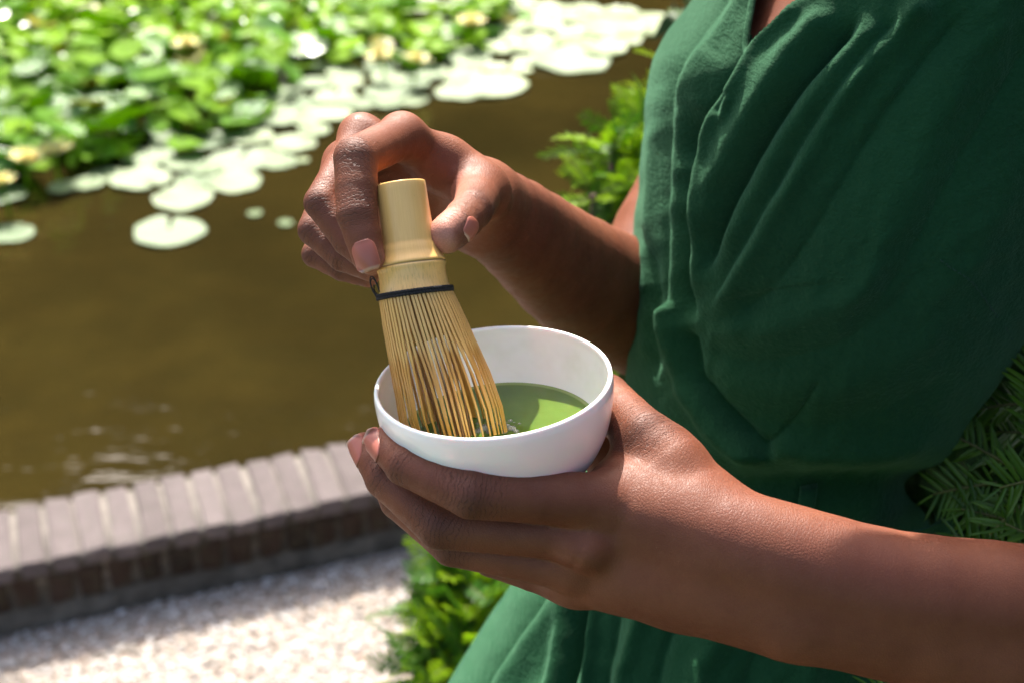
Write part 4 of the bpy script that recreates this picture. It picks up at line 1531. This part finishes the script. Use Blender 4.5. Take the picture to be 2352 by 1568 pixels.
# loose belt end at the back of the waist
V = []
nu, nv = 22, 16
for i in range(nv):
    for j in range(nu):
        a, b = j / (nu - 1), i / (nv - 1)
        u_ = 2020 + 180 * a - 30 * b; v_ = 1228 - 44 * a ** 1.5 + 62 * b * (1 - 0.35 * a)
        q = cpt(u_, v_, .83 + .06 * a ** 2) + np.array([0, 0, 3.0 * math.sin(a * 5 + b * 3)])
        V.append(q)
me = mesh_np('belt_end', c2w(V), grid_faces(nv, nu))
be = plink('belt_end', me, M_CLOTH, dress)
sd = be.modifiers.new('thick', 'SOLIDIFY'); sd.thickness = 0.0012
# stitched seam over the ribs
SE = spline(np.array([(2160, 598), (2231, 649), (2275, 708), (2314, 762), (2350, 830)]), 60)
V, F = [], []
for k in range(0, 58, 1):
    a, b = SE[k], SE[k] + (SE[k + 1] - SE[k]) * 0.62
    pa, na = dress_at(*a); pb, nb = dress_at(*b)
    pa = pa + (cpt(a[0], a[1], 1) - cpt(a[0], a[1], 1)); 
    v, f = tube([pa + na * .15, (pa + pb) / 2 + na * .4, pb + nb * .15], 0.22, 5)
    q = len(V); V += v; F += [[i + q for i in g] for g in f]
N = NT('seam_thread'); N.color((0.008, 0.05, 0.032)); N.set(Roughness=0.8)
plink('seam', mesh_np('seam', c2w(V), F), N.m, dress)

# torso skin just under the cloth
th = np.linspace(0, 2 * math.pi, 72, endpoint=False)
G = torso_grid(np.arange(-420, 1400, 26.0), th)
ctr = G.mean(1, keepdims=True)
rad_ = G - ctr
G = ctr + rad_ * (1 - 13.0 / np.linalg.norm(rad_, axis=-1, keepdims=True))
Vt = G.reshape(-1, 3)
Ft = grid_faces(G.shape[0], 72, True)[:, ::-1]
z_ = np.zeros(len(Vt))
TORSO_SKIN = [(Vt, Ft, (z_, z_, z_, z_))]

# UPPER BODY above the frame: shoulders, upper arms, neck and the head bent over the bowl
def w2c(p):
    return (np.asarray(p, float) - CMN[:3, 3]) @ CMN[:3, :3] * 1000.0


FW = norm([-.85, -.5, 0]); LFT = np.array([.5, -.85, 0]); UPV = np.array([0, 0, 1.0])
TC = np.array([.275, .81, 0])


def bp(f, l, z):
    return w2c(TC + FW * f + LFT * l + UPV * z)


nf = norm(c2wd(np.eye(3)).T @ FW) if False else norm(FW @ CMN[:3, :3])
chin = bp(.175, 0, 1.965)
up_prims = [
    Prim(bp(0, -.145, 1.805), bp(0, .145, 1.805), 58, 58), 
    Prim(bp(0, -.02, 1.80), bp(0, .02, 1.80), 80, 80), Prim(bp(.0, 0, 1.84), bp(.13, 0, 1.97), 54, 52),
    Prim(bp(0.155, 0, 2.075), bp(0.215, 0, 2.055), 82, 72), Prim(bp(0.230, 0, 2.00), bp(0.265, 0, 1.965), 58, 34),
    Prim(bp(0.292, 0, 2.035), bp(0.306, 0, 2.008), 9, 14), Prim(bp(0.282, -.018, 1.982), bp(0.282, .018, 1.982), 11, 11),
    Prim(bp(0.170, .078, 2.03), bp(0.162, .080, 2.06), 11, 13), Prim(bp(0.170, -.078, 2.03), bp(0.162, -.080, 2.06), 11, 13),
    Prim(bp(0, .165, 1.80), cpt(2900, 1500, .665), 52, 42), Prim(bp(0, -.165, 1.80), cpt(1740, 250, 1.08), 52, 44)]
UPB = Arm(up_prims, [], k_palm=26)
lo, hi = bounds(UPB)
Vu, Fu = surface(UPB, lo, hi, 4.0)
zu = np.zeros(len(Vu))
TORSO_SKIN.append((Vu, Fu, (zu, zu, zu, zu)))
hair_prims = [Prim(bp(0.140, -.02, 2.10), bp(0.140, .02, 2.10), 90, 90), Prim(bp(0.090, 0, 2.09), bp(0.050, 0, 2.06), 78, 60)]
Vh, Fh = surface(Arm(hair_prims, [], k_palm=20), *bounds(Arm(hair_prims, [])), 5.0)
N = NT('hair'); N.color((0.012, 0.009, 0.007)); N.set(Roughness=0.55)
N.normal(N.bump(N.noise(N.coord('Object'), 300, 4).outputs[0], 1.0, 0.004))
plink('hair', mesh_np('hair', c2w(Vh), Fh), N.m)
# ------------------------------------------------------------------ join the skin into one body
def join_body(parts):
    Vs, Fs, at = [], [], [[], [], [], []]
    off = 0
    for V, F, A in parts:
        Vs.append(V); Fs.append(F + off); off += len(V)
        for i in range(4): at[i].append(A[i])
    me = mesh_np('body', c2w(np.vstack(Vs)), np.vstack(Fs))
    for nm, a in zip(('pigment', 'pinkness', 'crease_s', 'crease_w'), at):
        attr(me, nm, np.concatenate(a))
    return me


body = plink('body', join_body([(VL, FL_, AL), (VR, FR_, AR)] + TORSO_SKIN), M_SKIN)
tag(body, 'bare brown arms and hands, the left cradling a bowl and the right pinching a whisk')

# nails
for arm, c, tip, nrm, w, l in (
        (RIGHT, cpt(840, 592, .640), (0.32, -1, 0.05), (0.12, 0.10, 1.0), 9.2, 11.5),
        (RIGHT, cpt(1048, 523, .655), (-0.55, -0.8, 0.25), (0.84, -0.12, 0.36), 9.0, 8.6),
        (LEFT, cpt(866, 1016, .648), (-0.62, 0.62, -0.40), (-0.50, -0.38, 0.78), 10.0, 11.0),
        (LEFT, cpt(832, 1030, .670), (-0.45, 0.75, -0.35), (-0.78, -0.35, 0.52), 10.0, 11.0)):
    plink('fingernail', nail(arm, c, tip, nrm, w, l, thick=.15 if nrm[0] > .8 else .35), M_NAIL, body)
# ------------------------------------------------------------------ bowl, tea, whisk
def m_porcelain():
    N = NT('white_porcelain')
    co = N.coord('Object')
    n = N.noise(co, 60, 3)
    inner = N.attr('inner')
    st = N.noise(co, 22, 4, 0.7)
    stain = N.math('MULTIPLY', N.mapr(st.outputs[0], 0.48, 0.75, 0, 1), inner)
    c = N.mix(N.math('MULTIPLY', stain, 0.32), (0.91, 0.89, 0.85), (0.55, 0.56, 0.36))
    N.color(c)
    N.set(Roughness=0.16, Specular_IOR_Level=0.5, Subsurface_Weight=0.15, Subsurface_Scale=0.004, Coat_Weight=0.25, Coat_Roughness=0.08)
    return N.m


def frame_from(n, ref=(1, 0, 0)):
    n = norm(n); a = norm(np.asarray(ref) - n * np.dot(ref, n)); b = np.cross(n, a)
    return a, b, n


BOWL_C = cpt(1132, 868, .660)
BOWL_N = norm([-0.085, math.cos(math.radians(26.5)), math.sin(math.radians(26.5))])
R0 = crad(275, .66)                 # outer rim radius, mm
BA, BB, BN = frame_from(BOWL_N)


def lathe(prof, n, a, b, ax, c):
    th = np.linspace(0, 2 * math.pi, n, endpoint=False)
    V = []
    for r, h in prof:
        V.append(c + ax * h + r * (np.cos(th)[:, None] * a + np.sin(th)[:, None] * b))
    return np.vstack(V), grid_faces(len(prof), n, True)


s = R0 / 46.7
outer = spline(np.array([(0.0, -48.6), (12, -48.5), (17.5, -48.2), (19.4, -49.6), (20.6, -49.8), (21.4, -48.4), (22.6, -46.6), (29.2, -42.6), (37.9, -34.2), (43.4, -23.8), (46.1, -13.0), (46.9, -4.5), (46.7, -1.0)]) * s, 70)
lip = np.array([(46.55, -0.35), (46.1, 0.05), (45.6, 0.15), (45.1, -0.1), (44.9, -0.6)]) * s
inner = spline(np.array([(44.8, -1.4), (44.8, -5), (43.6, -13.0), (40.6, -23.4), (35.4, -33.0), (27.0, -40.6), (17, -44.2), (8, -45.4), (0.0, -45.6)]) * s, 50)
prof = np.vstack([outer, lip, inner])
V, F = lathe(prof, 144, BA, BB, BN, BOWL_C)
me = mesh_np('tea_bowl', c2w(V), F[:, ::-1])
hh = (V - BOWL_C) @ BN
isin = np.zeros(len(V)); isin[(len(outer) + len(lip)) * 144:] = 1
attr(me, 'inner', isin * sstep(-26 * s, -20 * s, hh) * sstep(-2 * s, -9 * s, hh))
bowl = link('tea_bowl', me, m_porcelain())
tag(bowl, 'white porcelain tea bowl cradled in the left hand', 'bowl')

# tea
N = NT('matcha')
co = N.coord('Object')
nz = N.noise(co, 40, 3, 0.6)
fo = N.attr('foam')
c = N.ramp(nz.outputs[0], [(0.35, (0.072, 0.125, 0.018)), (0.7, (0.098, 0.158, 0.025))])
N.color(N.mix(fo, c, (0.30, 0.36, 0.13)))
N.set(Roughness=0.06, Specular_IOR_Level=0.45, Subsurface_Weight=0.3, Subsurface_Scale=0.003)
N.normal(N.bump(N.noise(co, 300, 2).outputs[0], 0.15, 0.0006))
TEA_H = -24.2 * s
tr = 40.2 * s
rad = np.concatenate([[0.01], np.linspace(2, tr * 0.96, 22), [tr * .985, tr + 0.15]])
prof = [(r, TEA_H + (0.5 if i == len(rad) - 1 else 0.12 if i == len(rad) - 2 else 0)) for i, r in enumerate(rad)]
V, F = lathe(prof, 120, BA, BB, BN, BOWL_C)
q = V - BOWL_C
rr = np.hypot(q @ BA, q @ BB)
me = mesh_np('matcha_tea', c2w(V), F)
attr(me, 'foam', sstep(tr * .955, tr * .99, rr) * 0.9)
tea = link('matcha_tea', me, N.m)
tag(tea, 'bright green matcha tea in the white bowl', 'tea')

# whisk: axis bends slightly towards the tips
_t, _n = cpt(919, 421, .652), cpt(944, 606, .652)
WP = [_t, _n, _n + (_n - _t) * 0.365, cpt(1038, 960, .664), cpt(1052, 1010, .668)]


def m_bamboo(name, tone):
    N = NT(name)
    L = N.attr('len'); A = N.attr('ang')
    cv = N.n('ShaderNodeCombineXYZ')
    N.l(N.math('MULTIPLY', A, 60.0), cv.inputs[0]); N.l(N.math('MULTIPLY', L, 0.06), cv.inputs[1])
    g = N.noise(cv.outputs[0], 1.2, 5, 0.65)
    c = N.ramp(g.outputs[0], [(0.25, tone[0]), (0.75, tone[1])])
    return N, c, L, A, g


N, c, L, A, g = m_bamboo('bamboo_handle', ((0.70, 0.40, 0.115), (0.80, 0.49, 0.170)))
sp = N.noise(N.coord('Object'), 900, 1)
c = N.mix(N.math('MULTIPLY', N.mapr(sp.outputs[0], 0.74, 0.8, 0, 1), 0.5), c, (0.20, 0.09, 0.03))
nk = N.attr('neck')
cv = N.n('ShaderNodeCombineXYZ'); N.l(N.math('MULTIPLY', A, 160.0), cv.inputs[0]); N.l(N.math('MULTIPLY', L, 0.25), cv.inputs[1])
st = N.noise(cv.outputs[0], 1.0, 2)
c = N.mix(N.math('MULTIPLY', N.mapr(st.outputs[0], 0.56, 0.70, 0, 0.6), nk), c, (0.24, 0.12, 0.035))
c = N.mix(N.attr('rib'), c, (0.13, 0.06, 0.02))
N.color(c)
N.set(Roughness=0.30, Specular_IOR_Level=0.5, Coat_Weight=0.15, Coat_Roughness=0.15)
N.normal(N.bump(g.outputs[0], 0.10, 0.0004))
M_HANDLE = N.m

whisk = empty('bamboo_whisk', tuple(c2w([WP[3]])[0]))
tag(whisk, 'bamboo tea whisk with black thread dipped in the white bowl', 'whisk')
WINV = Matrix.Translation(-Vector(whisk.location))


def wlink(name, me, mat, parent=None):
    o = bpy.data.objects.new(name, me)
    COL.objects.link(o)
    if mat is not None and not me.materials: me.materials.append(mat)
    o.parent = parent or whisk
    o.matrix_parent_inverse = WINV if parent is None else Matrix.Identity(4)
    return o


ax0 = norm(WP[0] - WP[1])           # towards the free end of the handle
wa, wb, _ = frame_from(ax0)
Lh = np.linalg.norm(WP[0] - WP[1])
px = crad(1, .652)
hp = [(0.0, Lh - 9), (46 * px, Lh - 8), (49 * px, Lh - .8), (50 * px, Lh - .1), (55.5 * px, Lh + .05), (57.2 * px, Lh - .1), (57.8 * px, Lh - .5)]
hp += [(58.5 * px + (64 - 58.5) * px * t ** 1.5, Lh - 1.2 - (Lh - 5.2) * t) for t in np.linspace(0.05, .86, 22)]
hp += [(65.5 * px, 7.0), (67.5 * px, 5.2), (70.5 * px, 3.6), (74.5 * px, 2.3), (78 * px, 1.4), (79.8 * px, 0.8), (80 * px, 0.35), (77.6 * px, 0.0), (77.4 * px, -0.3), (80 * px, -0.55), (80.4 * px, -1.1), (79 * px, -1.9)]
Ln = np.linalg.norm(WP[1] - WP[2])
hp += [(78.6 * px - 2.2 * px * math.sin(t * math.pi) + 5 * px * t ** 2, -1.9 - (Ln - 2.2) * t) for t in np.linspace(0.08, 1.0, 16)]
hp += [(72 * px, -Ln - 0.6), (40 * px, -Ln - 0.4), (0, -Ln)]
V, F = lathe(hp, 112, wa, wb, ax0, WP[1])
me = mesh_np('handle', c2w(V), F)
ii = np.repeat(np.array(hp)[:, 1], 112)
attr(me, 'len', ii); attr(me, 'ang', np.abs(np.tile(np.linspace(-1, 1, 112, endpoint=False), len(hp))))
attr(me, 'rib', np.exp(-((ii + 0.12) / 0.22) ** 2) * 0.9)
attr(me, 'neck', sstep(1.5, -1.5, ii))
handle = wlink('handle', me, M_HANDLE)

# black thread wound round the neck, as a two-strand cord of small turns
N = NT('black_thread'); N.color((0.010, 0.010, 0.012)); N.set(Roughness=0.75, Specular_IOR_Level=0.3)
N.normal(N.bump(N.noise(N.coord('Object'), 2500, 2).outputs[0], 0.6, 0.0003))
M_THREAD = N.m
V = []; F = []
for row, (off, ph) in enumerate(((0.55, 0), (-0.50, 0.5))):
    pts = []
    NB = 74
    for k in range(NB * 8):
        th = 2 * math.pi * k / (NB * 8)
        lump = 0.22 * abs(math.sin(math.pi * (k / 8 + ph)))
        r = 85.5 * px + lump
        pts.append(WP[2] + ax0 * (off + 0.10 * math.sin(2 * math.pi * (k / 8 + ph))) + r * (math.cos(th) * wa + math.sin(th) * wb))
    pts.append(pts[0])
    v, f = tube(pts, 0.66, 7, False)
    b = len(V); V += v; F += [[i + b for i in q] for q in f]
thread = wlink('thread', mesh_np('thread', c2w(V), F), M_THREAD)
V = []; F = []
for k, cp in enumerate(([(872, 690), (858, 672), (851, 650), (856, 640), (866, 652), (872, 672)], [(874, 690), (866, 676), (854, 662), (850, 645), (852, 636), (860, 640), (868, 660), (875, 680)], [(873, 692), (868, 683), (860, 668), (859, 655)])):
    pts = spline(np.array([cpt(u, v_, .646 + .004 * k + 0.002 * math.sin(i)) for i, (u, v_) in enumerate(cp)]), 26)
    v, f = tube(pts, 0.26, 6)
    b = len(V); V += v; F += [[i + b for i in q] for q in f]
wlink('thread_tail', mesh_np('thread_tail', c2w(V), F), M_THREAD, thread)

# tines, each its own splint of bamboo
N, c, L, A, g = m_bamboo('bamboo_tine', ((0.62, 0.345, 0.100), (0.74, 0.455, 0.160)))
oi = N.n('ShaderNodeObjectInfo')
wet = N.math('ADD', L, N.math('MULTIPLY', oi.outputs['Random'], 0.10))
c = N.mix(N.mapr(wet, 0.50, 0.56, 0, 0.72), c, (0.50, 0.225, 0.040))
c = N.mix(N.mapr(wet, 0.74, 0.90, 0, 0.8), c, (0.47, 0.27, 0.035))
c = N.mix(N.math('MULTIPLY', oi.outputs['Random'], 0.20), c, (0.38, 0.20, 0.06))
N.color(c)
N.set(Roughness=0.36, Specular_IOR_Level=0.45)
M_TINE = N.m


def tine(p, w, th, name):
    """flat splint along points p (n,3): w across, th thick (mm arrays)"""
    p = np.asarray(p); m = len(p)
    T = np.gradient(p, axis=0); T /= np.linalg.norm(T, axis=1, keepdims=True)
    V = []
    for i in range(m):
        rad_ = p[i] - axis_at(i / (m - 1))
        rad_ = norm(rad_ - T[i] * np.dot(rad_, T[i]))
        sd = np.cross(T[i], rad_)
        for sx, sy in ((-1, -1), (1, -1), (1, 1), (-1, 1)):
            V.append(p[i] + sd * sx * w[i] / 2 + rad_ * sy * th[i] / 2)
    F = grid_faces(m, 4, True).tolist() + [[3, 2, 1, 0], [(m - 1) * 4 + k for k in range(4)]]
    me = mesh_np(name, c2w(V), F, smooth=False)
    attr(me, 'len', np.repeat(np.linspace(0, 1, m), 4)); attr(me, 'ang', np.full(m * 4, rng.random() * 3))
    return me


AXS = spline(np.array([WP[2] + ax0 * 0.5, cpt(985, 775, .655), cpt(1018, 880, .660), WP[3] + (WP[4] - WP[3]) * 0.9]), 60)


def axis_at(t):
    return AXS[min(59, int(t * 59))]


NT_OUT = 62
M_ = 15
for k in range(NT_OUT):
    th = 2 * math.pi * (k + rng.uniform(-.12, .12)) / NT_OUT
    dirn = math.cos(th) * wa + math.sin(th) * wb
    # neighbours cling together in bunches when wet
    bunch = math.sin(th * 7 + 1.3) * 0.070 + math.sin(th * 13 + 0.4) * 0.040 + rng.uniform(-.025, .025)
    pts = []
    for i in range(M_):
        t = i / (M_ - 1)
        r = 82 * px + (126 - 82) * px * (t ** 0.92) * (1 + 0.05 * math.sin(3 * t)) + rng.uniform(-.1, .1)
        if t > 0.86: r -= (t - 0.86) * 14 * px * 4
        r *= 1 + rng.uniform(-.004, .004)
        ang = th + bunch * sstep(0.15, 0.9, t)
        dd = math.cos(ang) * wa + math.sin(ang) * wb
        pts.append(axis_at(t) + dd * r)
    w = np.linspace(1.0, 0.90, M_); w[-3:] *= [0.9, 0.8, 0.65]
    thk = np.linspace(0.75, 0.32, M_)
    wlink('tine', tine(pts, w, thk, 'tine'), M_TINE)
N = NT('bamboo_core'); N.color((0.26, 0.12, 0.03)); N.set(Roughness=0.5)
M_CORE = N.m
NT_IN = 18
for k in range(NT_IN):
    th = 2 * math.pi * k / NT_IN + rng.uniform(-.08, .08)
    pts = []
    r0, r1 = 58 * px, rng.uniform(22, 52) * px
    for i in range(9):
        t = i / 8
        ang = th + 0.15 * math.sin(k * 2.3) * t
        pts.append(axis_at(t) + (math.cos(ang) * wa + math.sin(ang) * wb) * (r0 + (r1 - r0) * t))
    wlink('tine', tine(pts, np.linspace(1.2, .8, 9), np.linspace(.7, .35, 9), 'tine'), M_CORE)

# bubbles at the waterline by the tines
N = NT('tea_bubble'); N.color((0.75, 0.8, 0.62)); N.set(Roughness=0.04, Transmission_Weight=0.75, IOR=1.2)
M_BUB = N.m
for (u_, v_, r_) in ((1172, 966, 1.1), (1164, 978, 1.6), (1176, 984, 1.9), (1160, 990, 1.3), (1110, 984, 2.0), (1098, 990, 1.7), (1186, 990, 1.2), (1122, 992, 1.2), (1148, 962, 0.8)) + tuple((rng.uniform(1085, 1195), rng.uniform(968, 994), rng.uniform(.35, .9)) for _ in range(26)):
    # drop a line of sight onto the tea plane
    ray = cpt(u_, v_, 1.0)
    P0 = BOWL_C + BN * TEA_H
    pt = ray * (np.dot(P0, BN) / np.dot(ray, BN))
    th = np.linspace(0, 2 * math.pi, 14, endpoint=False)
    pr = [(r_ * math.cos(a_), r_ * 0.55 * math.sin(a_)) for a_ in np.linspace(-0.2, 1.5, 7)]
    V, F = lathe(pr, 14, BA, BB, BN, pt)
    b_ = link('bubble', mesh_np('bubble', c2w(V), F), M_BUB)
    b_.parent = tea
